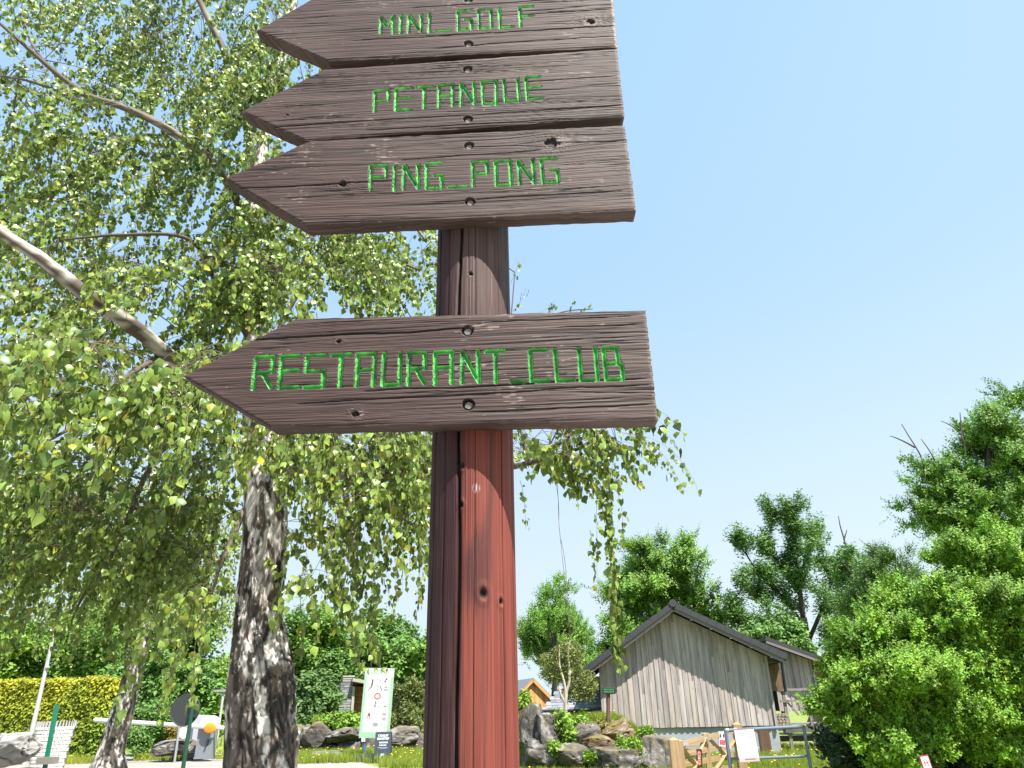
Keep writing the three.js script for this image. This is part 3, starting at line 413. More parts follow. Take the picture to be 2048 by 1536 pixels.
// ---------------------------------------------------------------- the weeping birch beside the signpost
const birchBark = (S, dirt) => (a, l, r, c, y) => { // y: height above ground
  const x = Math.cos(a) * r * 9, z = Math.sin(a) * r * 9, f = fissure(a, l, r, S, y), pn = fbm(x * 1.5 + S, y * 4.0, z * 1.5, 4) + 0.30 * noise(x * 5, y * 13 + S, z * 5) + 0.2 * noise(x * 11, y * 30, z * 11);
  const low = sstep(3.6, 1.5, y) * dirt, white = sstep(low * 0.36 - 0.22, low * 0.36 - 0.10, pn + 0.25 * noise(a * 5 + S, y * 3, 2.5) * low) * (1 - f), band = sstep(0.45, 0.7, noise(a * 2 + S, y * 55, 3.5)) * 0.35, k = 0.85 + 0.3 * noise(x * 6, y * 9, z * 6);
  const d = lerp(0.03, 0.17, clamp(0.5 + 0.8 * noise(x * 3, y * 5, z * 3 + S))) * (1 - 0.85 * f);
  c[0] = lerp(d * 1.08, 0.70 * k, white * (1 - band)); c[1] = lerp(d * 0.84, 0.645 * k, white * (1 - band)); c[2] = lerp(d * 0.70, 0.60 * k, white * (1 - band));
};
function fissure(a, l, r, S, y) { const w = 0.35 * noise(Math.cos(a) * 2 + S, y * 3, Math.sin(a) * 2), n = noise((a + w) * 5.2 + S, y * 2.6, 1.5) + 0.6 * noise((a + w) * 12.5, y * 8.5 + S, 4.5), h = noise(a * 3.1 + S, y * 9 + 0.8 * noise(a * 6, y * 3, 2.5), 7.5); return Math.max(sstep(0.22, 0.03, Math.abs(n)), 0.8 * sstep(0.10, 0.01, Math.abs(h))) * sstep(3.7, 1.9, y); }
const BIRCH = { leaf: leafGeo('birch'), catkin: leafGeo('catkin') };
const birchLeafMat = leafMat([0.20, 0.28, 0.055], 0.22, 0.34), birchMatYellow = leafMat([0.36, 0.35, 0.06], 0.36, 0.5), birchMatDeep = leafMat([0.115, 0.195, 0.05], 0.28, 0.38);
birchLeafMat.specularIntensity = birchMatDeep.specularIntensity = birchMatYellow.specularIntensity = 0.5;
const thinBark = [0.135, 0.10, 0.075];
const limbCol = (S) => (a, l, r, c, y) => { const n = fbm(Math.cos(a) * 1.2 + S, l * 5, Math.sin(a) * 1.2, 3), w = sstep(0.022, 0.05, r) * sstep(-0.06, 0.12, n + 0.3 * noise(a * 3, l * 22, S)) * 0.9; c[0] = lerp(0.10, 0.50, w); c[1] = lerp(0.078, 0.45, w); c[2] = lerp(0.06, 0.385, w); };
{
  const D = 5.5, base = groundAt(522, D); base.y = 0;
  const tree = thing('weeping_birch', 'large weeping birch with rough white and black bark close behind the arrow signpost', 'tree', base);
  const rel = (p) => p.sub(base), T = (px, py, d) => rel(at(px, py, d));
  // trunk: photo widths turned into radii
  const tr = [[522, 1700, D, 160], [522, 1536, D, 143], [522, 1420, D, 134], [522, 1340, D, 124], [519, 1275, D, 100], [518, 1210, D, 86], [526, 1130, D, 86], [531, 1030, D, 84], [526, 940, D, 76], [520, 850, D, 66], [512, 730, D, 50], [509, 600, D, 38], [506, 480, D, 31], [520, 330, D - .05, 25], [548, 180, D - .1, 21], [580, 30, D - .1, 18], [605, -160, D - .1, 14], [615, -400, D, 9]];
  const bot = V(0, -0.15, 0);
  const pts = [bot, V(0.0, 0.25, 0), ...tr.slice(1).map(([x, y, d]) => T(x, y, d))], rad = [0.42, 0.33, ...tr.slice(1).map(([x, y, d, w]) => w / 2 * mpp(x, y, d))];
  pts[0].x = pts[2].x; pts[0].z = pts[2].z; pts[1].x = pts[2].x; pts[1].z = pts[2].z;
  part('trunk', sweep(pts, rad, 150, 1000, (a, l, r) => { const y = l; return r * (0.07 * noise(Math.cos(a) * 1.7, y * 1.6, Math.sin(a) * 1.7) + 0.05 * noise(Math.cos(a) * 5, y * 6, Math.sin(a) * 5) * sstep(3.6, 1.5, y)) - 0.022 * fissure(a, l, r, 5, y) * sstep(0.05, 0.12, r) + 0.006 * noise(Math.cos(a) * 14, y * 16, Math.sin(a) * 14) * sstep(3.6, 1.8, y); }, birchBark(5, 1)), std([1, 1, 1], 0.85, { vertexColors: true }), tree);
  // limbs traced as polylines [px, py, distance, width px]
  const limbs = [
    [[512, 800, D, 34], [420, 760, 5.2, 32], [330, 705, 4.8, 30], [255, 645, 4.4, 30], [170, 588, 4.1, 30], [105, 535, 3.95, 27], [0, 462, 3.85, 23], [-180, 340, 3.8, 14]],
    [[506, 470, D, 24], [460, 375, 5.1, 22], [425, 325, 4.9, 22], [330, 255, 4.7, 20], [240, 212, 4.6, 17], [185, 195, 4.55, 15], [130, 160, 4.5, 13], [60, 100, 4.4, 10], [-30, 20, 4.3, 6]],
    [[185, 195, 4.55, 9], [120, 182, 4.6, 8], [50, 160, 4.7, 6], [-40, 150, 5.3, 4]],
    [[135, 165, 4.5, 7], [75, 105, 4.65, 6], [45, 20, 5.3, 4], [40, -60, 5.4, 3]],
    [[515, 360, D, 20], [475, 180, 5.2, 18], [445, 95, 5.0, 17], [415, 35, 4.9, 16], [380, -40, 4.9, 12], [340, -160, 6.1, 7]],
    [[506, 560, D, 20], [470, 590, 5.7, 17], [440, 625, 5.9, 16], [415, 680, 6.1, 13], [370, 760, 6.2, 9]],
    [[540, 945, D, 30], [620, 945, 5.35, 24], [700, 952, 5.2, 22], [780, 943, 5.0, 20], [870, 940, 4.8, 19], [960, 945, 4.65, 17], [1040, 930, 4.55, 14], [1110, 912, 4.45, 11], [1165, 893, 4.4, 9], [1205, 862, 4.35, 6], [1235, 820, 4.3, 4]],
    [[1060, 928, 4.5, 9], [1110, 890, 4.5, 8], [1135, 880, 4.5, 6], [1138, 850, 4.5, 5]],
    [[1060, 928, 4.5, 8], [1035, 820, 4.6, 6], [1045, 700, 4.68, 5], [1085, 640, 4.7, 4], [1135, 622, 4.7, 3], [1185, 618, 4.7, 2.4]],
    [[1040, 760, 4.64, 5], [1022, 680, 4.68, 4], [1026, 590, 4.7, 3], [1030, 545, 4.7, 2.4]],
    [[765, 945, 5.05, 12], [775, 910, 5.1, 11], [795, 860, 5.2, 9], [830, 780, 5.2, 6], [860, 700, 5.2, 4]],
    [[640, 945, 5.3, 8], [625, 900, 5.5, 8], [600, 860, 5.6, 7], [585, 800, 5.7, 5]],
    [[500, 1010, D, 20], [482, 1031, 5.4, 18], [462, 1085, 5.3, 16], [441, 1130, 5.2, 10], [420, 1200, 5.2, 5]],
    [[500, 900, D, 18], [400, 870, 5.8, 15], [320, 905, 6.2, 14], [285, 965, 6.4, 13], [250, 1050, 6.6, 12], [212, 1130, 6.7, 10], [165, 1195, 6.7, 7], [140, 1250, 6.7, 4]],
    [[505, 690, D, 16], [430, 560, 5.0, 13], [380, 480, 4.7, 10], [240, 470, 4.5, 8], [120, 480, 4.4, 5]],
    [[330, 705, 4.9, 12], [230, 770, 4.3, 11], [150, 850, 3.9, 9], [60, 900, 3.7, 6]],
    [[480, 860, 5.3, 14], [380, 830, 4.6, 12], [250, 870, 4.1, 10], [150, 900, 3.9, 7]],
    [[520, 330, D, 14], [640, 300, 5.4, 12], [760, 360, 5.3, 9], [850, 480, 5.2, 5]],
    [[514, 760, D, 14], [620, 560, 5.6, 12], [740, 510, 5.6, 9], [840, 540, 5.5, 5]],
    [[548, 180, D, 14], [620, 90, 5.7, 11], [720, 20, 5.8, 8], [800, -60, 5.8, 5]],
    [[580, 30, D, 12], [500, -80, 5.3, 10], [380, -160, 5, 7], [250, -190, 4.8, 4]],
    [[509, 600, D, 14], [480, 700, 6.3, 12], [400, 760, 7.0, 10], [270, 800, 7.5, 7]],
  ];
  const limbPts = [];
  limbs.forEach((L, i) => { const P = L.map(([x, y, d]) => T(x, y, d)), R = L.map(([x, y, d, w]) => w * (i === 0 ? 0.5 : 0.4) * mpp(x, y, d)); part('branch', sweep(P, R, 10, L.length * 8, (a, l, r) => r * 0.14 * noise(Math.cos(a) * 1.5 + i, l * 9, Math.sin(a) * 1.5), limbCol(i * 3.1)), std([1, 1, 1], 0.85, { vertexColors: true }), tree); const c = new THREE.CatmullRomCurve3(P); for (let k = 2; k <= 24; k++) limbPts.push([c.getPoint(k / 24), R[Math.min(R.length - 1, Math.round(k / 24 * (R.length - 1)))]]); });
  for (let k = 10; k < pts.length; k++) limbPts.push([pts[k], 0.05]);
  // hanging shoots
  const r = rngOf(91), leaves = [], cats = [], twigs = [];
  const m4 = new THREE.Matrix4(), q = new THREE.Quaternion(), e = new THREE.Euler();
  const addLeaf = (p, s) => { e.set((r() - 0.5) * 1.25, r() * 6.283, (r() - 0.5) * 1.25); q.setFromEuler(e); m4.compose(p, q, V(s * (0.9 + 0.2 * r()), s, s)); const v = 0.45 + 0.9 * r(), y = (r() < 0.07 ? 0.5 : 0) + (r() - 0.5) * 0.2; leaves.push([m4.clone(), new THREE.Color().setRGB(v * (1 + y), v * (1 + y * 0.3), v * (1 - y * 0.4)), p.clone(), s]); };
  function shoot(p0, dir, len, { leafy = 1, gap = 0.021, rad = 0.0016, droop = 0.30, size = 0.047 } = {}) {
    const n = Math.max(4, Math.round(len / 0.07)), P = [p0.clone()], d = dir.clone(), p = p0.clone(); let acc = 0, sway = V(r() - 0.5, 0, r() - 0.5).multiplyScalar(0.25);
    for (let i = 0; i < n; i++) {
      d.add(V((r() - 0.5) * 0.22 + sway.x * 0.2, -droop, (r() - 0.5) * 0.22 + sway.z * 0.2)).normalize(); const a = p.clone(); p.addScaledVector(d, len / n); P.push(p.clone());
      for (acc += len / n; acc > gap; acc -= gap) { if (r() > leafy) continue; const f = r(), L = a.clone().lerp(p, f).add(V(r() - 0.5, -0.3 * r(), r() - 0.5).multiplyScalar(0.05)); addLeaf(L, size * (0.55 + 0.65 * r())); }
      if (r() < 0.05 * leafy) { e.set((r() - 0.5) * 0.5, r() * 6, (r() - 0.5) * 0.5); q.setFromEuler(e); const s = 0.03 + 0.014 * r(); m4.compose(p, q, V(s, s, s)); cats.push([m4.clone(), new THREE.Color().setRGB(0.9 + 0.3 * r(), 1, 1)]); }
    }
    twigs.push(sweep(P, [rad, rad * 0.8, rad * 0.5], 3, P.length, null, (a, l, rr, c) => { c[0] = 0.15; c[1] = 0.11; c[2] = 0.075; }));
    return P;
  }
  const inTrunk = (p) => { const w = p.clone().add(base).project(camera), x = (w.x + 1) * 1024, y = (1 - w.y) * 768; return y > 900 && Math.abs(x - 522) < 75 && p.z > 0.2; };
  const seeds = [ // cx, cy, rx, ry (photo px), shoots, nearest, farthest, length
    [150, 60, 210, 170, 160, 4.4, 6.8, 0.7], [450, 40, 230, 150, 260, 4.9, 7.2, 0.75], [110, 330, 180, 160, 150, 4.2, 6.4, 0.7], [400, 290, 200, 150, 225, 4.7, 6.8, 0.7], [500, 430, 120, 100, 130, 4.5, 5.5, 0.6], [555, 150, 50, 130, 150, 4.6, 5.3, 0.6], [508, 520, 40, 90, 100, 4.7, 5.3, 0.5],
    [130, 570, 190, 140, 140, 3.9, 6.0, 0.65], [350, 590, 180, 130, 165, 4.1, 6.5, 0.65], [190, 770, 220, 80, 115, 3.0, 4.3, 0.5], [400, 790, 120, 70, 80, 3.4, 4.8, 0.5],
    [700, 510, 180, 60, 270, 4.6, 6.8, 0.5], [620, 420, 80, 60, 80, 4.8, 6.5, 0.5], [560, 560, 80, 60, 70, 4.7, 6, 0.5], [620, 880, 120, 50, 120, 4.6, 6.2, 0.6], [775, 880, 90, 50, 120, 4.6, 6.2, 0.55], [250, 930, 250, 90, 175, 5.4, 8, 0.75], [110, 1050, 140, 80, 85, 5.4, 8.2, 0.75], [330, 1060, 110, 70, 80, 5.6, 8.2, 0.7],
    [1085, 885, 70, 30, 46, 4.35, 4.75, 0.30], [1190, 868, 55, 20, 22, 4.25, 4.6, 0.35], [630, 1060, 60, 60, 34, 4.8, 5.6, 0.6], [740, 1010, 70, 60, 34, 4.8, 5.8, 0.65], [420, 1060, 50, 80, 24, 5.2, 6, 0.6], [600, 1180, 45, 50, 15, 4.4, 5.1, 0.5], [690, 1150, 60, 50, 16, 4.6, 5.4, 0.5], [400, 1180, 60, 60, 18, 4.4, 5.6, 0.55],
    [250, -170, 380, 120, 160, 4.5, 7.6, 0.7], [640, -120, 120, 90, 40, 4.8, 6.5, 0.6],
  ];
  const link = [];
  for (const [cx, cy, rx, ry, n0, d0, d1, len] of seeds) for (let i = 0, n = Math.round(n0 * (cy < 700 ? 0.72 : cy < 820 ? 0.85 : 1)), c0 = null, left = 0; i < n; i++) {
    if (left-- <= 0) { const a = r() * 6.283, k = Math.sqrt(r()), d = lerp(d0, d1, r()); c0 = T(cx + rx * k * Math.cos(a), cy + ry * k * Math.sin(a), d); left = 3 + Math.floor(r() * 6); }
    const p = c0.clone().add(V(r() - .5, (r() - .5) * 0.8, r() - .5).multiplyScalar(0.42));
    if (inTrunk(p)) continue;
    { const w = p.clone().add(base).project(camera), x = (w.x + 1) * 1024, y = (1 - w.y) * 768; if (x > 690 && x < 815 && y > 1030) continue; }
    const dir = V(p.x + 0.2, 0, p.z).normalize().add(V((r() - 0.5) * 1.4, 0.35 * r(), (r() - 0.5) * 1.4)).normalize();
    shoot(p, dir, len * (0.6 + 1.05 * r()), { size: 0.063, gap: 0.0225 });
    if (c0.used === undefined) { c0.used = 1; if (r() < 0.85) link.push(p.clone()); c0.from = p.clone(); } else if (c0.from) twigs.push(sweep([c0.from, c0.from.clone().lerp(p, 0.5).add(V(0, 0.03, 0)), p], [0.0032, 0.0024, 0.0018], 3, 4, null, (a, l, rr, c) => { c[0] = 0.13; c[1] = 0.095; c[2] = 0.07; }));
  }
  // sprays above and right of the post, the long strand in front of the barn, a bare strand
  for (const [x, y, d, len, o] of [[1195, 872, 4.35, 1.35, { gap: 0.011, droop: 0.7, size: 0.052 }], [1202, 880, 4.33, 1.42, { gap: 0.012, droop: 0.8, size: 0.052 }], [1200, 885, 4.4, 1.0, { gap: 0.024, droop: 0.6 }], [1188, 890, 4.3, 0.9, { gap: 0.024, droop: 0.55 }], [1215, 860, 4.3, 0.75, { droop: 0.4 }], [1180, 1060, 4.36, 0.25, { gap: 0.02 }], [1245, 865, 4.25, 0.55, { droop: 0.28 }], [1255, 868, 4.25, 0.62, { droop: 0.25, gap: 0.026 }], [1235, 865, 4.3, 0.45, {}], [1112, 925, 4.45, 1.25, { leafy: 0.02, droop: 0.8, rad: 0.0022 }], [1122, 1080, 4.47, 0.8, { leafy: 0.03, droop: 0.9, rad: 0.0018 }], [1108, 950, 4.45, 0.3, { leafy: 0.05, droop: 0.5 }], [1040, 960, 4.6, 0.35, { gap: 0.03 }], [835, 1010, 4.9, 0.9, { leafy: 0.05, droop: 0.7, rad: 0.002 }]]) shoot(T(x, y, d), V(x > 1230 ? 0.9 : 0.15, x > 1230 ? 0.1 : -0.6, 0), len, o);
  for (const [x, y, dx, dy] of [[1025, 560, 0.3, 1], [1030, 620, 0.6, 1], [1060, 640, 0.9, 0.8], [1085, 640, 0.6, 1], [1120, 640, 1, 0.7], [1150, 640, 0.8, 0.9], [1170, 640, 1, 0.6], [1135, 640, 0.3, 1], [1100, 650, 0.1, 1]]) shoot(T(x, y, 4.7), V(dx, dy, 0).normalize(), 0.2, { gap: 0.02, droop: 0.06, size: 0.04 });
  for (const p of link) { // side branches from the nearest limb out to the shoots
    let b = null, bd = 1e9; for (const [lp] of limbPts) { const d = lp.distanceToSquared(p); if (d < bd) { bd = d; b = lp; } }
    const L = Math.sqrt(bd); if (L > 1.5 || L < 0.1 || inTrunk(b.clone().lerp(p, 0.5)) || inTrunk(b.clone().lerp(p, 0.8))) continue; const mid = b.clone().lerp(p, 0.5).add(V((r() - 0.5) * 0.2 * L, 0.16 * L, (r() - 0.5) * 0.2 * L));
    twigs.push(sweep([b, mid, p], [0.0022 + 0.004 * L, 0.002 + 0.0022 * L, 0.0018], 4, 8, null, (a, l, rr, c) => { const k = 0.8 + 0.4 * noise(l * 9, p.x * 7, 1.5); c[0] = thinBark[0] * k; c[1] = thinBark[1] * k; c[2] = thinBark[2] * k; }));
  }
  const tw = part('twigs', mergeGeometries(twigs), std([1, 1, 1], 0.85, { vertexColors: true }), tree); tw.userData.kind = 'stuff';
  // the 300 leaves that show largest are leaves of their own, the rest one mass
  const cam = camera.position.clone().sub(base), score = leaves.map((L, i) => { const w = L[2].clone().add(base), pr = w.clone().project(camera), inF = Math.abs(pr.x) < 0.98 && Math.abs(pr.y) < 0.98; const px = (pr.x + 1) * 1024, py = (1 - pr.y) * 768; const hid = (py > 625 && py < 860 && px > 500 && px < 1300) || (py < 460 && px > 610 && px < 1260); return [inF && !hid ? L[3] / L[2].distanceTo(cam) : 0, i]; }).sort((a, b) => b[0] - a[0]);
  const big = new Set(score.slice(0, 300).map((s) => s[1])), rest = [];
  leaves.forEach((L, i) => { if (!big.has(i)) { rest.push([L[0], L[1]]); return; } const lf = part('leaf', BIRCH.leaf, L[1].r > L[1].b * 1.6 ? birchMatYellow : L[1].g < 0.95 ? birchMatDeep : birchLeafMat, tree); L[0].decompose(lf.position, lf.quaternion, lf.scale); });
  instanced('foliage', BIRCH.leaf, birchLeafMat, rest, tree); instanced('catkins', BIRCH.catkin, leafMat([0.36, 0.34, 0.09], 0.2, 0.7), cats, tree);
  console.log('birch leaves', leaves.length, 'twigs', twigs.length);
}

// ---------------------------------------------------------------- the wooden barn and its neighbours
const woodTex = dataTex(256, 512, (u, v, o) => { const x = u * 6, y = v * 3, g = 0.5 * noise(x * 7, y * 0.9, 1.5) + 0.6 * noise(x * 17, y * 1.6, 4.5), k = noise(x * 5.7, y * 5.3, 7.5) > 0.82 ? 0.35 : 1, w = fbm(x * 0.7, y * 0.6, 3.5, 3); const s = clamp(0.82 + 0.5 * g + 0.55 * w) * k; o[0] = o[1] = o[2] = s * 0.8; }, { srgb: true });
const woodBump = dataTex(256, 512, (u, v, o) => { const x = u * 6, y = v * 3; o[0] = o[1] = o[2] = 0.5 + 0.25 * noise(x * 9, y * 0.9, 1.5) + 0.2 * noise(x * 24, y * 2, 4.5); });
const woodMat = (rgb, rough = 0.85) => new THREE.MeshStandardMaterial({ color: new THREE.Color().setRGB(...rgb), map: woodTex, bumpMap: woodBump, bumpScale: 0.004, roughness: rough });
const slate = std([0.036, 0.038, 0.043], 0.7), gutterMat = std([0.02, 0.021, 0.023], 0.45), zinc = std([0.3, 0.31, 0.33], 0.5, { metalness: 0.5 });
const concreteTex = dataTex(256, 256, (u, v, o) => { const n = fbm(u * 5, v * 5, 1.5, 5), m = fbm(u * 40, v * 40, 4.5, 2); o[0] = o[1] = o[2] = clamp(0.82 + 0.16 * n + 0.08 * m); });
const concrete = new THREE.MeshStandardMaterial({ color: new THREE.Color().setRGB(0.40, 0.42, 0.45), map: concreteTex, roughness: 0.9 });
const GREY = [[0.57, 0.50, 0.475], [0.50, 0.435, 0.42], [0.64, 0.56, 0.535], [0.44, 0.385, 0.375], [0.60, 0.505, 0.46], [0.53, 0.465, 0.45]].map((c) => woodMat(c));
// upright board: x centre, width, y0, top height at its left and right, z front
function upright(x, w, y0, yl, yr, z, t) { const s = new THREE.Shape(); s.moveTo(x - w / 2, y0); s.lineTo(x + w / 2, y0); s.lineTo(x + w / 2, yr); s.lineTo(x - w / 2, yl); s.closePath(); const g = new THREE.ExtrudeGeometry(s, { depth: t, bevelEnabled: true, bevelSize: 0.004, bevelThickness: 0.004, bevelSegments: 1 }); g.translate(0, 0, z - t); const uv = g.attributes.uv, off = (x * 7.31) % 1; for (let i = 0; i < uv.count; i++) uv.setXY(i, (uv.getX(i) - x) * 1.1 + off, uv.getY(i) * 0.55 + off * 3.7); return g; }
{
  const D = 23, o = at(1373.5, 1480, D); o.y = 0;
  const barn = thing('wooden_barn', 'weathered grey vertical-board gabled barn with dark tiled roof on a pale concrete base', 'barn', o); barn.rotation.y = THREE.MathUtils.degToRad(-6);
  const AP = [-0.02, 4.30], SL = 0.635, SR = 0.51, WL = -2.43, WR = 2.60, BOT = 0.87, LEN = 7.5;
  const under = (x) => (x < AP[0] ? AP[1] - (AP[0] - x) * SL : AP[1] - (x - AP[0]) * SR) - 0.2;
  const body = new THREE.Shape(); body.moveTo(WL + 0.03, BOT + 0.02); body.lineTo(WR - 0.03, BOT + 0.02); body.lineTo(WR - 0.03, under(WR) - .02); body.lineTo(AP[0], AP[1] - 0.24); body.lineTo(WL + 0.03, under(WL) - .02); body.closePath();
  part('wall', new THREE.ExtrudeGeometry(body, { depth: LEN, bevelEnabled: false }).translate(0, 0, -LEN - 0.03), woodMat([0.10, 0.09, 0.08]), barn);
  const r = rngOf(5), N = 60, w = (WR - WL) / N;
  for (let i = 0; i < N; i++) { const x = WL + (i + 0.5) * w, ww = w * (i % 2 ? 0.97 : 0.82 + 0.1 * r()), z = i % 2 ? 0.004 + 0.004 * r() : 0.018 + 0.006 * r(); const cut = x - ww / 2 < AP[0] && x + ww / 2 > AP[0]; part('plank', upright(x, ww, BOT - 0.012 * r(), cut ? under(AP[0]) - 0.03 : under(x - ww / 2), cut ? under(AP[0]) - 0.03 : under(x + ww / 2), z, 0.022), GREY[Math.floor(r() * 6)], barn); }
  part('foundation', box(4.45, 1.2, LEN, 0.44, BOT - 0.6, -LEN / 2 - 0.05), concrete, barn);
  part('door', box(0.30, 0.78, 0.05, 2.24, 0.42, -0.045), woodMat([0.17, 0.095, 0.055]), barn);
  // roof: two slopes, verge tiles, barge boards, ridge
  const OV = 0.52, slope = (sx, x1, k, name) => { const s = new THREE.Shape(), f = (x) => AP[1] - Math.abs(x - AP[0]) * k; s.moveTo(AP[0], AP[1]); s.lineTo(x1, f(x1)); s.lineTo(x1, f(x1) - 0.10); s.lineTo(AP[0], AP[1] - 0.10); s.closePath(); return part(name, new THREE.ExtrudeGeometry(s, { depth: LEN + OV, bevelEnabled: false }).translate(0, 0, -LEN), slate, barn); };
  const XL = -2.92, XR = 3.10; slope(-1, XL, SL, 'roof'); slope(1, XR, SR, 'roof');
  const edge = (x0, x1, k, n, matr) => { for (let i = 0; i < n; i++) { const f = (x) => AP[1] - Math.abs(x - AP[0]) * k, a = lerp(x0, x1, i / n), b = lerp(x0, x1, (i + 1.06) / n), y = 0.02 + 0.03; part('roof_tile', beam(V(a, f(a) + y - 0.01, OV - 0.14), V(b, f(b) + y + 0.012, OV - 0.14), 0.055, 0.34, V(0, 0, 1)), matr, barn); part('verge_tile', beam(V(a, f(a) - 0.03, OV + 0.032), V(b, f(b) - 0.018, OV + 0.032), 0.15, 0.026, V(0, 0, 1)), matr, barn); } };
  edge(AP[0] - 0.04, XL, SL, 13, slate); edge(AP[0] + 0.04, XR, SR, 13, slate);
  const f = (x, k) => AP[1] - Math.abs(x - AP[0]) * k - 0.155, barge = woodMat([0.30, 0.27, 0.25]);
  part('barge_board', beam(V(AP[0] - 0.02, f(AP[0], SL), OV - 0.02), V(XL + 0.06, f(XL + 0.06, SL), OV - 0.02), 0.12, 0.03), barge, barn); part('barge_board', beam(V(AP[0] + 0.02, f(AP[0], SR), OV - 0.02), V(XR - 0.06, f(XR - 0.06, SR), OV - 0.02), 0.12, 0.03), barge, barn);
  part('soffit', beam(V(AP[0] - 0.03, f(AP[0], SL) + 0.02, OV / 2 - .02), V(XL + 0.1, f(XL + 0.1, SL) + 0.02, OV / 2 - .02), 0.02, OV - 0.06), barge, barn); part('soffit', beam(V(AP[0] + 0.03, f(AP[0], SR) + 0.02, OV / 2 - .02), V(XR - 0.1, f(XR - 0.1, SR) + 0.02, OV / 2 - .02), 0.02, OV - 0.06), barge, barn);
  for (let i = 0; i < 5; i++) { const x = lerp(0.5, 2.7, i / 4); part('soffit_clip', box(0.1, 0.012, 0.02, x, f(x, SR) - 0.065, OV - 0.0), zinc, barn); }
  part('ridge_cap', mergeGeometries([rod(V(AP[0], AP[1] + 0.03, OV + 0.05), V(AP[0], AP[1] + 0.03, -LEN), 0.10, 0.10, 18), rod(V(AP[0], AP[1] + 0.03, OV + 0.045), V(AP[0], AP[1] + 0.03, OV + 0.07), 0.115, 0.115, 18)]), slate, barn);
  const gy = AP[1] - (AP[0] - XL) * SL - 0.14; part('gutter', rod(V(XL - 0.03, gy, OV + 0.03), V(XL - 0.03, gy, -LEN), 0.065), gutterMat, barn); part('fascia', box(0.03, 0.17, LEN + OV, XL + 0.05, gy + 0.03, -LEN / 2 + OV / 2 - .02), gutterMat, barn);
  part('eave_soffit', box(0.5, 0.03, LEN, WL - 0.24, gy - 0.02, -LEN / 2), barge, barn);
  // boxed eave on the right, seen from below
  const ey = AP[1] - (XR - AP[0]) * SR; part('eave_box', mergeGeometries([box(0.40, 0.80, 0.05, 2.84, ey - 0.52, -0.30), box(0.40, 0.03, 0.30, 2.84, ey - 0.13, -0.13)]), woodMat([0.25, 0.16, 0.09]), barn);
  part('gutter', mergeGeometries([rod(V(3.08, ey - 0.02, 0.0), V(3.07, ey - 0.95, -0.1), 0.045), rod(V(2.66, ey - 0.24, 0.0), V(3.08, ey - 0.10, 0.0), 0.03), rod(V(3.08, ey - 0.06, OV), V(3.08, ey - 0.06, -LEN), 0.06)]), gutterMat, barn);
  part('corner_trim', box(0.07, under(WR) - BOT + 0.1, 0.06, WR + 0.02, (under(WR) + BOT) / 2 - 0.05, 0.02), woodMat([0.5, 0.46, 0.43]), barn);
}
{ // second, lower volume further right
  const o = at(1606, 1480, 25); o.y = 0;
  const an = thing('wooden_annex', 'lower grey board-clad annex behind the right end of the barn with a sloping dark roof', 'building', o); an.rotation.y = THREE.MathUtils.degToRad(-6);
  const k = 0.40, topAt = (x) => 3.18 - (x + 0.5) * k, r = rngOf(15);
  part('wall', box(1.22, 1.3, 4, 0.06, 1.85, -2.04), woodMat([0.10, 0.09, 0.08]), an);
  for (let i = 0; i < 12; i++) { const x = -0.52 + i * 0.105; part('plank', upright(x, 0.1, 1.2, topAt(x - .05), topAt(x + .05), i % 2 ? 0.008 : 0.026, 0.022), GREY[Math.floor(r() * 6)], an); }
  part('roof', beam(V(-0.75, topAt(-0.75) + 0.12, -1.8), V(1.22, topAt(1.22) + 0.12, -1.8), 0.12, 4.6), slate, an);
  part('barge_board', beam(V(-0.75, topAt(-0.75) + 0.02, 0.48), V(1.18, topAt(1.18) + 0.02, 0.48), 0.10, 0.03), woodMat([0.30, 0.27, 0.25]), an);
  part('eave_box', box(0.34, 0.5, 0.05, 0.90, topAt(0.9) - 0.28, 0.02), woodMat([0.25, 0.16, 0.09]), an);
  part('gutter', mergeGeometries([rod(V(1.12, topAt(1.1) + 0.03, 0.1), V(1.08, topAt(1.1) - 0.6, 0.05), 0.04), rod(V(0.74, topAt(0.9) - 0.1, 0.06), V(1.1, topAt(1.1) - 0.03, 0.06), 0.025)]), gutterMat, an);
  part('corner_trim', box(0.06, 1.2, 0.06, 0.70, 1.75, 0.05), woodMat([0.5, 0.46, 0.43]), an);
}
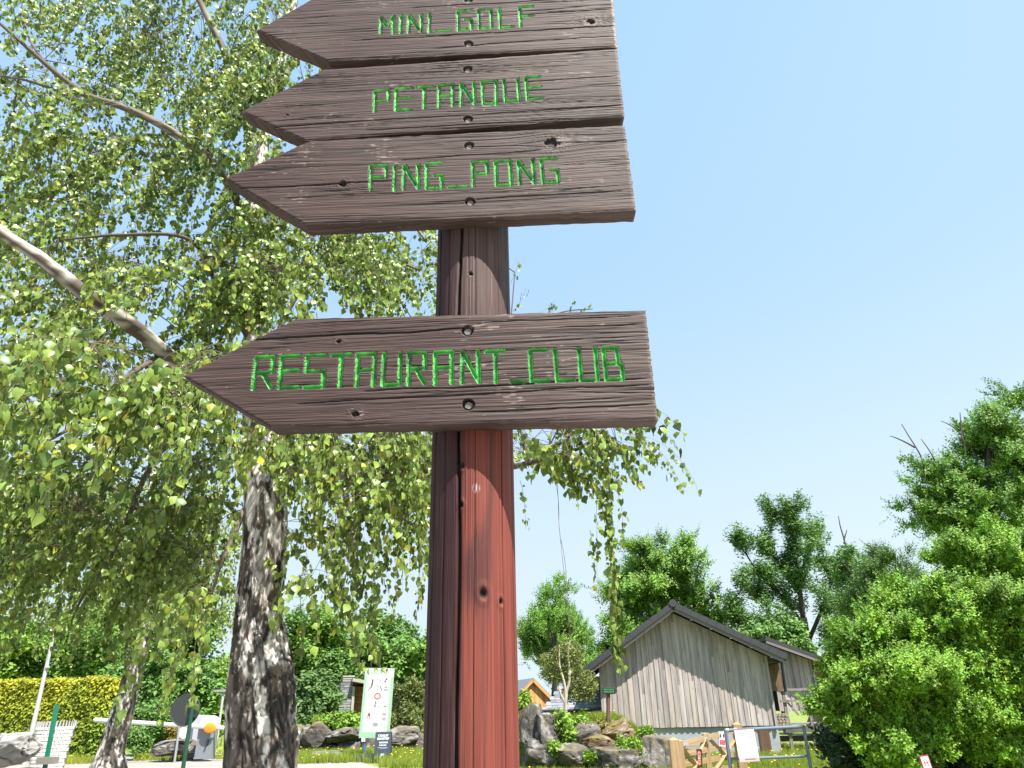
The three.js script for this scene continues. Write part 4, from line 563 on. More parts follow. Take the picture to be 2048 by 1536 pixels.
{ // timber deck with railing in front of the annex
  const o = at(1606, 1480, 23.6); o.y = 0;
  const dk = thing('timber_deck', 'raised weathered timber deck with a rail beside the right corner of the barn', 'deck', o); dk.rotation.y = THREE.MathUtils.degToRad(-6); const wd = woodMat([0.30, 0.27, 0.25]), dkw = woodMat([0.16, 0.14, 0.125]);
  for (const x of [-0.35, 0.35, 1.05, 1.75]) part('post', box(0.09, 1.85, 0.09, x, 0.92, 0), wd, dk);
  for (const y of [1.82, 1.5]) part('rail', box(2.3, 0.07, 0.04, 0.65, y, 0.07), wd, dk);
  for (let i = 0; i < 8; i++) part('deck_board', box(2.4, 0.03, 0.13, 0.65, 0.86, -0.07 - i * 0.14), wd, dk);
  part('beam', box(2.4, 0.18, 0.06, 0.65, 0.72, 0.08), dkw, dk); part('beam', box(2.4, 0.16, 0.06, 0.65, 0.45, -0.5), dkw, dk);
  part('brace', beam(V(-0.3, 1.5, 0.02), V(0.0, 1.1, 0.02), 0.05, 0.04), wd, dk);
  const c = at(1564, 1440, 23.4); const st = thing('firewood_stack', 'small stack of pale split logs on the deck at the barn corner', 'log stack', c); const r = rngOf(3), lm = [woodMat([0.42, 0.36, 0.28]), woodMat([0.33, 0.29, 0.24])];
  for (let j = 0; j < 4; j++) for (let i = 0; i < 4; i++) part('log', rod(V(-0.17 + i * 0.1 + 0.03 * (j % 2), -0.12 + j * 0.085, 0.02 * r()), V(-0.17 + i * 0.1 + 0.03 * (j % 2), -0.12 + j * 0.085, -0.4), 0.047, 0.047, 9), lm[(i + j) % 2], st);
}
{ // orange clad cabin left of the barn
  const o = at(1068, 1480, 30); o.y = 0;
  const cb = thing('orange_cabin', 'small orange timber cabin with a grey slate roof half hidden behind the red post', 'cabin', o); cb.rotation.y = THREE.MathUtils.degToRad(14);
  const top = at(1068, 1362, 30).y, k = 0.95, f = (x) => top - Math.abs(x) * k, r = rngOf(8), om = [[0.80, 0.40, 0.14], [0.72, 0.34, 0.12], [0.88, 0.47, 0.20]].map((c) => woodMat(c));
  part('wall', mergeGeometries([box(1.75, 1.6, 3, 0, 0.75, -1.55)]), om[1], cb);
  for (let i = 0; i < 14; i++) { const x = -0.9 + (i + 0.5) * 0.128; part('plank', upright(x, 0.122, 0.2, f(Math.min(0, x - .06) || x - .06), f(x + .06), 0.02, 0.025), om[i % 3], cb); }
  for (const s of [-1, 1]) { part('roof', beam(V(0, f(0) + 0.08, -1.4), V(s * 1.15, f(1.15) + 0.08, -1.4), 0.07, 3.1), std([0.16, 0.17, 0.19], 0.7), cb); }
  part('barge_board', beam(V(0, f(0) + 0.03, 0.14), V(1.15, f(1.15) + 0.03, 0.14), 0.1, 0.03), om[0], cb); part('barge_board', beam(V(0, f(0) + 0.03, 0.14), V(-1.15, f(1.15) + 0.03, 0.14), 0.1, 0.03), om[0], cb);
}
{ // shed with slate roof between cabin and barn
  const o = at(1150, 1480, 28); o.y = 0;
  const sh = thing('slate_roof_shed', 'low shed with a blue grey slate roof tucked behind the left end of the barn', 'shed', o); sh.rotation.y = THREE.MathUtils.degToRad(-10);
  const m = mpp(1150, 1400, 28), eave = at(1150, 1420, 28).y, ridge = at(1150, 1373, 29.3).y, dz = -1.35, r = rngOf(12);
  const mats = [[0.20, 0.21, 0.235], [0.16, 0.17, 0.19], [0.24, 0.25, 0.275], [0.13, 0.135, 0.15]].map((c) => std(c, 0.65));
  for (let j = 0; j < 9; j++) for (let i = 0; i < 13; i++) { const t = j / 9, x = -1.05 + t * 0.5 + (i + 0.5 * (j % 2)) * 0.2, y = lerp(eave, ridge, t), z = lerp(0, dz, t), g = box(0.216, 0.016, 0.26); g.rotateX(Math.atan2(ridge - eave, -dz) - 0.07); g.translate(x + 0.01 * r(), y + 0.05, z - 0.07); part('slate', g, mats[Math.floor(r() * 4)], sh); }
  part('wall', box(2.3, eave - 0.05, 2.4, 0.25, eave / 2 - 0.03, -1.35), woodMat([0.30, 0.28, 0.25]), sh);
  part('gutter', rod(V(-1.18, eave - 0.01, 0.1), V(1.6, eave - 0.01, 0.1), 0.05), gutterMat, sh);
  const rf = box(2.3, 0.04, 1.95); rf.rotateX(Math.atan2(ridge - eave, -dz)); rf.translate(0.5, (eave + ridge) / 2 + 0.01, dz / 2 - 0.05); part('roof', rf, mats[3], sh);
}
{ // brown clad house with a stone chimney, far behind the information board
  const o = at(690, 1480, 36); o.y = groundY(at(690, 1480, 36).x, -36);
  const h = thing('brown_clad_house', 'brown horizontal-clad house with a grey stone chimney behind the information board', 'house', o); h.rotation.y = THREE.MathUtils.degToRad(20);
  const m = mpp(700, 1400, 36), Y = (py) => at(690, py, 36).y - o.y, X = (px) => (px - 690) * m, r = rngOf(31), bm = [[0.25, 0.115, 0.05], [0.21, 0.095, 0.042], [0.28, 0.135, 0.06]].map((c) => woodMat(c));
  const x0 = X(698), x1 = X(812), yt = Y(1374), nb = 15; part('wall', box(x1 - x0, yt, 3.6, (x0 + x1) / 2, yt / 2, -1.86), bm[1], h);
  for (let i = 0; i < nb; i++) part('plank', box(x1 - x0, yt / nb * 0.95, 0.04, (x0 + x1) / 2, (i + 0.5) * yt / nb, -0.03 + (i % 2) * 0.006), bm[i % 3], h);
  const stm = [[0.20, 0.21, 0.22], [0.26, 0.265, 0.27], [0.15, 0.155, 0.165]].map((c) => std(c, 0.9)); const cx0 = X(672), cx1 = X(696);
  part('chimney_core', box(cx1 - cx0 - 0.06, Y(1366), 0.9, (cx0 + cx1) / 2, Y(1366) / 2, -0.2), stm[0], h);
  for (let j = 0; j < 16; j++) { let x = cx0; while (x < cx1 - 0.05) { const w = Math.min(cx1 - x, 0.14 + 0.22 * r()), hh = Y(1366) / 16; part('stone', box(w - 0.012, hh - 0.012, 0.1, x + w / 2, (j + 0.5) * hh, 0.24 + 0.04 * r()), stm[Math.floor(r() * 3)], h); x += w; } }
  part('corner_board', box(0.12, Y(1374), 0.08, X(697) + 0.02, Y(1374) / 2, 0.33), woodMat([0.5, 0.47, 0.42]), h);
  part('chimney', mergeGeometries([box(0.46, Y(1352) - Y(1368), 0.46, X(688), (Y(1352) + Y(1368)) / 2, -0.1), box(0.54, 0.05, 0.54, X(688), Y(1362), -0.1), box(0.54, 0.05, 0.54, X(688), Y(1358), -0.1), box(0.56, 0.06, 0.56, X(688), Y(1353), -0.1)]), std([0.36, 0.34, 0.31]), h);
  part('roof', beam(V(X(693), Y(1366) + 0.12, -1.5), V(X(830), Y(1392) + 0.12, -1.5), 0.14, 4.4), std([0.34, 0.31, 0.28]), h);
  part('wing', box(X(672) - X(640), Y(1420), 2, X(656), Y(1420) / 2, -1.2), bm[0], h); part('window', box(X(682) - X(664), 0.75, 0.05, X(668), Y(1424) - 0.3, -0.16), std([0.02, 0.022, 0.025], 0.2), h);
  part('window_frame', mergeGeometries([box(0.05, 0.8, 0.08, X(664), Y(1424) - 0.3, -0.15), box(0.05, 0.8, 0.08, X(672), Y(1424) - 0.3, -0.15)]), bm[1], h);
}

// ---------------------------------------------------------------- boulders
const rockMat = new THREE.MeshStandardMaterial({ vertexColors: true, roughness: 0.95, bumpMap: dataTex(256, 256, (u, v, o) => { o[0] = o[1] = o[2] = 0.5 + 0.5 * fbm(u * 14, v * 14, 1.5, 4); }), bumpScale: 0.02 });
function rockGeo(seed, sx, sy, sz, tone, moss) {
  const r = rngOf(seed), g0 = new THREE.IcosahedronGeometry(1, 17); g0.deleteAttribute('normal'); g0.deleteAttribute('uv'); const g = mergeVertices(g0, 1e-5), p = g.attributes.position, C = [], U = [], pl = [];
  for (let i = 0; i < 14; i++) { const n = V(r() * 2 - 1, r() * 2 - 1, r() * 2 - 1).normalize(); pl.push([n, 0.52 + 0.34 * r()]); }
  for (const n of [V(0, 1, 0.15), V(0.1, -1, 0), V(0.05, 0.1, 1), V(1, 0.1, 0.1), V(-1, 0.05, 0.1)]) pl.push([n.normalize(), 0.62 + 0.12 * r()]);
  const v = V(0, 0, 0), S = seed * 3.17;
  for (let i = 0; i < p.count; i++) {
    v.fromBufferAttribute(p, i); for (const [n, d] of pl) { const k = v.dot(n) - d; if (k > 0) v.addScaledVector(n, -k * 0.94); }
    const b = fbm(v.x * 2.2 + S, v.y * 2.2, v.z * 2.2, 4), cr = Math.abs(noise(v.x * 1.9 + S, v.y * 1.5, v.z * 1.9)), f = 1 + 0.10 * b + 0.035 * noise(v.x * 11, v.y * 11, v.z * 11 + S) - 0.09 * sstep(0.07, 0.0, cr);
    const li = sstep(0.05, 0.4, fbm(v.x * 4 + S, v.y * 4, v.z * 4 + 7, 4)), dk = sstep(0.10, 0.0, cr), ms = moss * sstep(0.25, 0.55, v.y) * sstep(-0.2, 0.25, fbm(v.x * 3, v.z * 3, S, 3)), gr = 0.7 + 0.5 * b;
    const base = [tone[0] * gr, tone[1] * gr, tone[2] * gr]; for (let c = 0; c < 3; c++) C.push(lerp(lerp(base[c], [0.46, 0.44, 0.41][c], li * 0.42) * (1 - 0.8 * dk), [0.20, 0.155, 0.045][c], ms));
    v.multiplyScalar(f); p.setXYZ(i, v.x * sx * 1.62, v.y * sy * 1.62, v.z * sz * 1.62); U.push(v.x * 2, v.y * 2 + v.z);
  }
  g.setAttribute('color', new THREE.Float32BufferAttribute(C, 3)); g.setAttribute('uv', new THREE.Float32BufferAttribute(U, 2)); g.computeVertexNormals(); return g;
}
function rock(px, py, w, h, d, label, { seed, tone = [0.16, 0.145, 0.13], moss = 0.3, tilt = 0, depth = 0.9, name = 'boulder', group } = {}) { // box in photo px: centre, width, height
  const c = at(px, py, d), m = mpp(px, py, d), o = mesh(name, rockGeo(seed, w / 2 * m, h / 2 * m, w / 2 * m * depth, tone, moss), rockMat); o.position.copy(c); o.rotation.z = tilt; o.rotation.y = (seed * 0.7) % 0.8 - 0.4; return tag(o, label, 'boulder', group);
}
{
  const T1 = [0.10, 0.088, 0.078], T2 = [0.165, 0.145, 0.125], W = [0.22, 0.15, 0.075];
  rock(1060, 1456, 46, 78, 20.4, 'tall dark boulder right beside the red post, at the left end of the bank', { seed: 41, tone: T1, moss: 0.1 });
  rock(1100, 1470, 56, 66, 20.2, 'dark cracked boulder below the forked young tree, second from the red post', { seed: 42, tone: T1, moss: 0.2 });
  rock(1085, 1508, 70, 52, 20.0, 'wide dark boulder at the foot of the bank nearest the red post', { seed: 43, tone: T1, moss: 0 });
  rock(1170, 1468, 58, 42, 20.3, 'grey wedge-shaped boulder tilted up to the right below the young tree', { seed: 44, tone: T2, moss: 0.2, tilt: 0.35 });
  rock(1228, 1466, 66, 32, 20.6, 'brown slanting slab of rock under the small direction sign', { seed: 45, tone: W, moss: 0.9, tilt: 0.4 });
  rock(1198, 1490, 64, 36, 20.1, 'rusty mossy boulder in the middle of the bank', { seed: 46, tone: W, moss: 1 });
  rock(1150, 1512, 80, 40, 19.8, 'long grey mossy boulder low in the bank beside the grass', { seed: 47, tone: T2, moss: 0.8 });
  rock(1238, 1524, 84, 50, 19.3, 'low grey boulder with moss on top, left of the wooden gate boulder', { seed: 48, tone: T1, moss: 0.5 });
  rock(1312, 1514, 74, 72, 19.6, 'large rounded grey boulder beside the wooden gate post', { seed: 49, tone: T2, moss: 0.6 });
  rock(1384, 1510, 44, 30, 21.2, 'small grey rock seen through the wooden gate', { seed: 50, tone: T2, moss: 0.2 });
  rock(1118, 1440, 30, 22, 21.4, 'small dark rock on top of the bank behind the leafy plants', { seed: 51, tone: T1, moss: 0.2 });
  rock(1072, 1425, 26, 18, 21.6, 'little dark rock topping the bank next to the red post', { seed: 52, tone: T1, moss: 0.2 });
  // dry stone wall behind the drive
  rock(634, 1472, 52, 44, 29, 'squarish dark stone at the left end of the wall behind the drive', { seed: 61, tone: T1 });
  rock(690, 1470, 62, 24, 28.9, 'long flat capstone in the wall left of the information board', { seed: 62, tone: T2 });
  rock(700, 1494, 46, 26, 29, 'low stone in the wall beneath the long capstone', { seed: 63, tone: T2 });
  rock(740, 1494, 34, 36, 29, 'upright stone in the wall behind the information board pole', { seed: 64, tone: T2 });
  rock(660, 1502, 40, 24, 29.2, 'dark stone low in the wall behind the white planter box', { seed: 65, tone: T1 });
  rock(600, 1478, 34, 44, 29.4, 'dark stone of the wall next to the birch trunk', { seed: 66, tone: T1 });
  rock(806, 1474, 66, 34, 28.8, 'big sloping stone in the wall right of the dark A-board', { seed: 67, tone: T2 });
  rock(830, 1500, 60, 40, 28.8, 'dark mossy stone in the wall left of the red post', { seed: 68, tone: T1 });
  rock(790, 1508, 40, 24, 28.7, 'small dark stone at the foot of the wall right of the A-board', { seed: 69, tone: T1 });
  rock(18, 1498, 92, 52, 21, 'big pale grey flat-topped boulder at the left edge of the picture', { seed: 70, tone: [0.42, 0.40, 0.375], moss: 0 });
  rock(345, 1496, 62, 26, 27, 'grey rock lying behind the round sign beside the barrier', { seed: 71, tone: T2, moss: 0.1 });
}

// ---------------------------------------------------------------- trees and shrubs behind
{ // second birch, slimmer, leaning
  const D = 16, base = birch2.clone(); base.y = groundY(base.x, base.z) - 0.05;
  const t = thing('leaning_birch', 'slimmer leaning birch trunk on the grass at the left in front of the hedge', 'tree', base), T = (x, y, d) => at(x, y, d).sub(base);
  const P = [[216, 1540, D, 70], [224, 1500, D, 50], [240, 1440, D, 44], [256, 1385, D, 38], [270, 1330, D, 36], [282, 1280, D, 34], [292, 1180, D, 28], [300, 1060, D, 22], [306, 900, D, 16], [310, 760, D, 10]];
  part('trunk', sweep(P.map(([x, y, d]) => T(x, y, d)), P.map(([x, y, d, w]) => w / 2 * mpp(x, y, d)), 60, 260, (a, l, r) => r * (0.07 * noise(Math.cos(a) * 1.7 + 9, l * 2, Math.sin(a) * 1.7) + 0.04 * noise(Math.cos(a) * 5, l * 7, Math.sin(a) * 5)), birchBark(17, 0.8)), std([1, 1, 1], 0.85, { vertexColors: true }), t);
  const r = rngOf(77), leaves = [], tw = [], m4 = new THREE.Matrix4(), q = new THREE.Quaternion(), e = new THREE.Euler();
  const limbs = [[[300, 1060, D, 12], [240, 980, D - .6, 10], [150, 960, D - 1, 7], [40, 980, D - 1.4, 4]], [[296, 1120, D, 12], [360, 1040, D + .4, 9], [430, 1050, D + .8, 5]], [[303, 980, D, 10], [330, 880, D, 8], [400, 830, D, 4]], [[290, 1200, D, 10], [220, 1120, D - .8, 8], [120, 1120, D - 1.2, 4]], [[306, 900, D, 10], [200, 840, D + .5, 6], [90, 850, D + 1, 3]]];
  for (const L of limbs) part('branch', sweep(L.map(([x, y, d]) => T(x, y, d)), L.map(([x, y, d, w]) => w / 2 * mpp(x, y, d)), 7, 24, null, limbCol(3)), std([1, 1, 1], 0.85, { vertexColors: true }), t);
  for (const [cx, cy, rx, ry, n] of [[100, 1010, 170, 80, 150], [270, 1020, 170, 90, 190], [60, 1130, 120, 60, 80], [210, 1130, 140, 70, 120], [380, 1080, 110, 90, 110], [330, 1190, 90, 50, 50], [420, 1200, 60, 60, 34], [160, 1220, 90, 30, 36]]) for (let i = 0; i < n; i++) {
    const a = r() * 6.283, k = Math.sqrt(r()), p = T(cx + rx * k * Math.cos(a), cy + ry * k * Math.sin(a), D + (r() - 0.5) * 4), len = 0.5 + 1.3 * r(), pts = [p.clone()]; const d = V((r() - 0.5), 0.1, r() - 0.5).normalize(), N = 7;
    for (let s = 0; s < N; s++) { d.add(V((r() - .5) * .2, -0.35, (r() - .5) * .2)).normalize(); const b = p.clone(); p.addScaledVector(d, len / N); pts.push(p.clone()); for (let l = 0; l < len / N / 0.042; l++) { const L = b.clone().lerp(p, r()).add(V(r() - .5, r() - .5, r() - .5).multiplyScalar(0.09)), sc = 0.05 + 0.035 * r(), v = 0.7 + 0.55 * r(), y = (r() - 0.5) * 0.3; e.set((r() - .5) * 1.5, r() * 6.28, (r() - .5) * 1.5); q.setFromEuler(e); m4.compose(L, q, V(sc, sc, sc)); leaves.push([m4.clone(), new THREE.Color().setRGB(v * (1 + y), v, v * (1 - y * .5))]); } }
    if (i % 2 === 0) tw.push(sweep(pts, [0.005, 0.003], 3, 7, null, (a2, l, rr, c) => { c[0] = 0.12; c[1] = 0.09; c[2] = 0.06; }));
  }
  part('twigs', mergeGeometries(tw), std([1, 1, 1], 0.9, { vertexColors: true }), t).userData.kind = 'stuff';
  instanced('foliage', BIRCH.leaf, birchLeafMat, leaves, t);
}
const MID = [0.18, 0.34, 0.04], DARK = [0.14, 0.285, 0.045], BRIGHT = [0.22, 0.37, 0.03], OLIVE = [0.18, 0.225, 0.05];
leafyTree('broadleaf_tree', 'green broadleaf tree behind the hedge at the far left edge', 'tree', { seed: 101, blobs: [[10, 1330, 90, 100, 44]], n: 2600, clump: 0.42, color: BRIGHT, trunkPx: [20, 44] });
leafyTree('broadleaf_tree', 'dark blue-green tree above the hedge behind the lamp post', 'tree', { seed: 102, blobs: [[160, 1310, 110, 110, 46], [230, 1350, 70, 80, 45]], n: 3400, clump: 0.38, color: MID, trunkPx: [160, 46] });
leafyTree('broadleaf_tree', 'dark tree in the gap between the two birch trunks', 'tree', { seed: 103, blobs: [[340, 1300, 90, 130, 40], [300, 1400, 70, 90, 39], [390, 1390, 60, 90, 40]], n: 4600, clump: 0.38, color: DARK, trunkPx: [340, 40] });
leafyTree('broadleaf_tree', 'yellow-green tree behind the second street lamp left of the big birch', 'tree', { seed: 104, blobs: [[430, 1400, 70, 90, 42]], n: 2400, clump: 0.36, color: BRIGHT, trunkPx: [430, 42] });
leafyTree('broadleaf_tree', 'broad green tree right of the big birch trunk, behind the brown house', 'tree', { seed: 105, blobs: [[620, 1310, 80, 110, 45], [560, 1350, 60, 100, 45], [670, 1340, 60, 90, 46]], n: 4200, clump: 0.36, color: [0.15, 0.29, 0.03], trunkPx: [620, 45] });
leafyTree('broadleaf_tree', 'dark round-topped tree behind the information board', 'tree', { seed: 106, blobs: [[772, 1290, 75, 80, 46], [730, 1350, 80, 80, 45], [830, 1350, 60, 90, 45]], n: 4800, clump: 0.4, color: DARK, warm: 0.25, trunkPx: [770, 46] });
leafyTree('broadleaf_tree', 'mixed green tree immediately left of the red post in the distance', 'tree', { seed: 107, blobs: [[870, 1360, 60, 100, 44]], n: 2000, clump: 0.4, color: MID, trunkPx: [870, 44] });
leafyTree('ash_tree', 'bright green narrow-topped tree just right of the red post', 'tree', { seed: 108, blobs: [[1112, 1215, 42, 70, 33], [1100, 1285, 80, 65, 36], [1150, 1320, 50, 60, 36]], n: 5200, clump: 0.26, spray: 2, color: [0.17, 0.34, 0.035], vary: 0.45, trunkPx: [1105, 35] });
leafyTree('oak_tree', 'large round green tree rising behind the barn ridge', 'tree', { seed: 109, blobs: [[1325, 1165, 85, 92, 42], [1270, 1220, 70, 80, 42], [1390, 1225, 75, 75, 42], [1235, 1290, 55, 75, 41], [1440, 1270, 40, 60, 42]], n: 9500, clump: 0.30, core: 0.25, spray: 0, color: [0.18, 0.34, 0.04], vary: 0.5, warm: 0.3, trunkPx: [1330, 42], trunkR: 0.3 });
{ // open oak right of the barn: limbs and branches show through the leaves
  const d = 40, base = at(1625, 1480, d); base.y = 0; const t = thing('open_oak_tree', 'tall thin-crowned tree with bare limbs showing, behind the right end of the barn roof', 'tree', base), r = rngOf(212), out = { segs: [], tips: [] }, T = (x, y, k = d) => at(x, y, k).sub(base);
  const trunk = [[V(0, -0.1, 0), T(1638, 1400), T(1628, 1330), T(1612, 1270), T(1606, 1235)], [0.36, 0.32, 0.26, 0.22, 0.2]];
  out.segs.push(trunk);
  const arm = (pts, w, k) => { const P = pts.map(([x, y, z]) => T(x, y, z ?? d)); out.segs.push([P, pts.map((_, i) => lerp(w, w * 0.3, i / (pts.length - 1)))]); for (let i = 1; i < P.length; i++) { const dir = P[i].clone().sub(P[i - 1]).normalize(); for (let j = 0; j < k; j++) grow(r, P[i - 1].clone().lerp(P[i], 0.3 + 0.7 * r()), dir.clone().add(V(r() - .5, r() - .3, r() - .5).multiplyScalar(1.2)).normalize(), 0.5 + 0.35 * r(), w * 0.26, 2, out, 0.8); out.tips.push(P[i]); } };
  arm([[1606, 1235], [1598, 1170, 39.6], [1592, 1120], [1590, 1070], [1585, 1035]], 0.15, 4); arm([[1612, 1260], [1570, 1200, 40.5], [1520, 1150], [1490, 1105]], 0.13, 4); arm([[1618, 1280], [1645, 1215, 39.5], [1660, 1170], [1655, 1135]], 0.12, 3); arm([[1600, 1190], [1560, 1130, 41], [1530, 1085], [1545, 1050]], 0.11, 4); arm([[1598, 1150], [1620, 1100, 39], [1630, 1065]], 0.09, 3); arm([[1615, 1290], [1550, 1265, 39], [1510, 1255], [1485, 1240]], 0.11, 4); arm([[1585, 1230], [1535, 1205, 41], [1500, 1180]], 0.09, 3); arm([[1622, 1310], [1580, 1300, 39.5], [1540, 1300]], 0.09, 4); arm([[1622, 1310], [1650, 1280, 39.5], [1672, 1262]], 0.08, 3);
  part('trunk', mergeGeometries(out.segs.map(([P, R]) => sweep(P, R, 7, P.length * 5, null, barkCol([0.05, 0.042, 0.036], 9)))), barkMat, t);
  const list = [], m = new THREE.Matrix4(), q = new THREE.Quaternion(), e = new THREE.Euler();
  for (const tip of out.tips) for (let i = 0; i < 3; i++) { const s = 0.16 + 0.16 * r(), p = tip.clone().add(V(r() - .5, r() - .5, r() - .5).multiplyScalar(0.5)), v = 0.75 + 0.5 * r(); e.set((r() - .5) * 1, r() * 6.28, (r() - .5) * 1); q.setFromEuler(e); m.compose(p, q, V(s, s, s)); list.push([m.clone(), new THREE.Color().setRGB(v, v, v * 1.05)]); }
  instanced('crown', CLUMPS[0], leafMat([0.14, 0.28, 0.05], 0.42), list, t);
}
leafyTree('scrubby_tree', 'low green tree below the open oak at the barn roof edge', 'tree', { seed: 111, blobs: [[1560, 1290, 70, 50, 38], [1500, 1290, 40, 35, 38]], n: 2400, clump: 0.34, color: DARK, trunkPx: [1580, 38] });
leafyTree('sparse_tree', 'thin upright tree with dead twigs between the open oak and the big right-hand tree', 'tree', { seed: 112, blobs: [[1700, 1150, 22, 60, 34], [1735, 1140, 18, 50, 34], [1715, 1210, 40, 40, 34]], n: 900, clump: 0.26, color: DARK, trunkPx: [1725, 34], trunkR: 0.12, stemTop: [1690, 1090, 34], bare: [[[1700, 1140, 34], [1690, 1085, 34], [1680, 1050, 34], [1677, 1032, 34]], [[1740, 1140, 34], [1745, 1110, 34], [1752, 1085, 34]], [[1688, 1080, 34], [1694, 1060, 34]]] });
leafyTree('fir_tree', 'dark feathery conifer left of the big right-hand tree, behind the bright bush', 'tree', { seed: 113, blobs: [[1770, 1165, 70, 60, 30], [1800, 1140, 60, 50, 30], [1735, 1210, 60, 50, 30]], n: 2600, clump: 0.24, spray: 2, core: 0.2, color: [0.12, 0.235, 0.045], trunkPx: [1780, 30] });
leafyTree('maple_tree', 'large dark green tree filling the right edge with dead twigs sticking out of its top', 'tree', { seed: 114, blobs: [[1985, 875, 85, 70, 24], [2050, 930, 110, 115, 24], [1925, 965, 85, 65, 24], [1850, 940, 50, 34, 24], [1800, 918, 40, 13, 24], [1965, 1040, 120, 60, 24], [1845, 1025, 62, 42, 24], [1805, 962, 30, 11, 24], [1900, 1010, 80, 60, 24], [2100, 820, 80, 70, 24]], n: 11000, clump: 0.215, core: 0.15, spray: 1, color: [0.16, 0.32, 0.03], vary: 0.5, warm: 0.25, trunkPx: [1990, 24], trunkR: 0.26, bare: [[[1850, 960, 24], [1845, 920, 24], [1832, 895, 24], [1815, 868, 24], [1803, 848, 24]], [[1830, 895, 24], [1812, 885, 24], [1790, 875, 24], [1780, 872, 24]], [[1930, 960, 24], [1930, 900, 24], [1922, 870, 24], [1900, 850, 24], [1882, 842, 24]], [[1924, 880, 24], [1922, 850, 24], [1920, 825, 24]], [[1900, 980, 24], [1880, 940, 24], [1858, 900, 24], [1842, 878, 24]], [[1960, 940, 24], [1945, 900, 24], [1930, 872, 24]]] });
leafyTree('leafy_bush', 'huge bright yellow-green bush filling the lower right of the picture', 'bush', { seed: 115, blobs: [[1960, 1150, 110, 95, 13.5], [1860, 1240, 120, 90, 13.2], [1760, 1310, 100, 80, 13], [1980, 1290, 140, 130, 13], [1700, 1370, 75, 60, 12.8], [1830, 1390, 130, 100, 12.8], [2050, 1400, 110, 120, 13], [1690, 1440, 55, 35, 13], [1920, 1440, 120, 70, 12.9], [2060, 1180, 90, 120, 13.4], [1662, 1405, 50, 50, 12.9], [1672, 1335, 46, 46, 13], [1700, 1290, 55, 45, 13.2], [1780, 1230, 70, 55, 13.3], [1800, 1475, 150, 70, 13.1], [1985, 1480, 150, 85, 13.1]], n: 52000, clump: 0.118, spray: 1, color: [0.20, 0.38, 0.024], vary: 0.5, warm: 0.35, trunkPx: [1900, 13.6], trunkR: 0.05, sub: 55, subR: 0.22, trans: 0.36 });
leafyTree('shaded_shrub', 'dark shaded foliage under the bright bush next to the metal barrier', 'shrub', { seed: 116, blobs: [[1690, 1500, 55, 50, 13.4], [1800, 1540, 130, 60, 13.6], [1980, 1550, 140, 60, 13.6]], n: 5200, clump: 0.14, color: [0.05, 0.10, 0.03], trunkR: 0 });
leafyTree('laurel_shrub', 'bright low shrub growing on the wall below the brown house', 'shrub', { seed: 117, blobs: [[695, 1446, 34, 20, 30.5], [662, 1448, 24, 16, 30.5]], n: 900, clump: 0.22, color: BRIGHT, trunkR: 0 });
leafyTree('hazel_shrub', 'leafy green shrub between the birch trunk and the brown house', 'shrub', { seed: 118, blobs: [[622, 1400, 50, 60, 34], [600, 1440, 30, 30, 32]], n: 2600, clump: 0.28, color: [0.10, 0.20, 0.035], trunkR: 0.05 });
leafyTree('thin_shrub', 'thin olive twiggy shrub between the information board and the red post', 'shrub', { seed: 119, blobs: [[815, 1405, 42, 50, 30.5], [800, 1440, 50, 24, 30]], n: 1700, clump: 0.2, geo: 3, color: OLIVE, trunkR: 0.03 });
leafyTree('green_shrub', 'dark green shrub behind the barrier at the foot of the leaning birch', 'shrub', { seed: 120, blobs: [[275, 1478, 36, 28, 28], [310, 1450, 40, 50, 31], [372, 1470, 50, 40, 32]], n: 2200, clump: 0.2, color: DARK, trunkR: 0 });
leafyTree('yellow_shrub', 'small yellow-leaved shrub left of the round sign pole', 'shrub', { seed: 121, blobs: [[343, 1470, 14, 24, 29.5]], n: 260, clump: 0.14, color: [0.32, 0.25, 0.03], trunkR: 0 });
leafyTree('ivy_plant', 'bright leafy plant among the boulders below the forked young tree', 'plant', { seed: 122, blobs: [[1140, 1452, 38, 24, 20.2], [1140, 1474, 12, 14, 19.9]], n: 760, clump: 0.15, color: BRIGHT, trunkR: 0 });
leafyTree('fern_plant', 'light green plant in front of the boulders beside the gate', 'plant', { seed: 123, blobs: [[1252, 1500, 34, 20, 19.4], [1296, 1468, 18, 12, 20.4]], n: 620, clump: 0.13, geo: 3, color: BRIGHT, trunkR: 0 });
leafyTree('small_shrub', 'small green shrub at the foot of the orange cabin', 'shrub', { seed: 124, blobs: [[1046, 1408, 18, 20, 26]], n: 300, clump: 0.17, color: BRIGHT, trunkR: 0 });
leafyTree('moss_plant', 'yellow-green low plants on the slab under the small direction sign', 'plant', { seed: 125, blobs: [[1210, 1452, 26, 7, 20.8]], n: 240, clump: 0.1, color: [0.26, 0.25, 0.05], trunkR: 0 });
leafyTree('ivy_plant', 'small leafy plant between the two dark boulders nearest the red post', 'plant', { seed: 126, blobs: [[1088, 1444, 20, 10, 20.6], [1112, 1494, 16, 9, 19.6]], n: 240, clump: 0.12, color: BRIGHT, trunkR: 0 });
leafyTree('fern_plant', 'drooping green plant over the rusty boulder in the middle of the bank', 'plant', { seed: 127, blobs: [[1196, 1474, 18, 9, 20.0], [1186, 1512, 20, 9, 19.2]], n: 240, clump: 0.11, geo: 3, color: BRIGHT, trunkR: 0 });
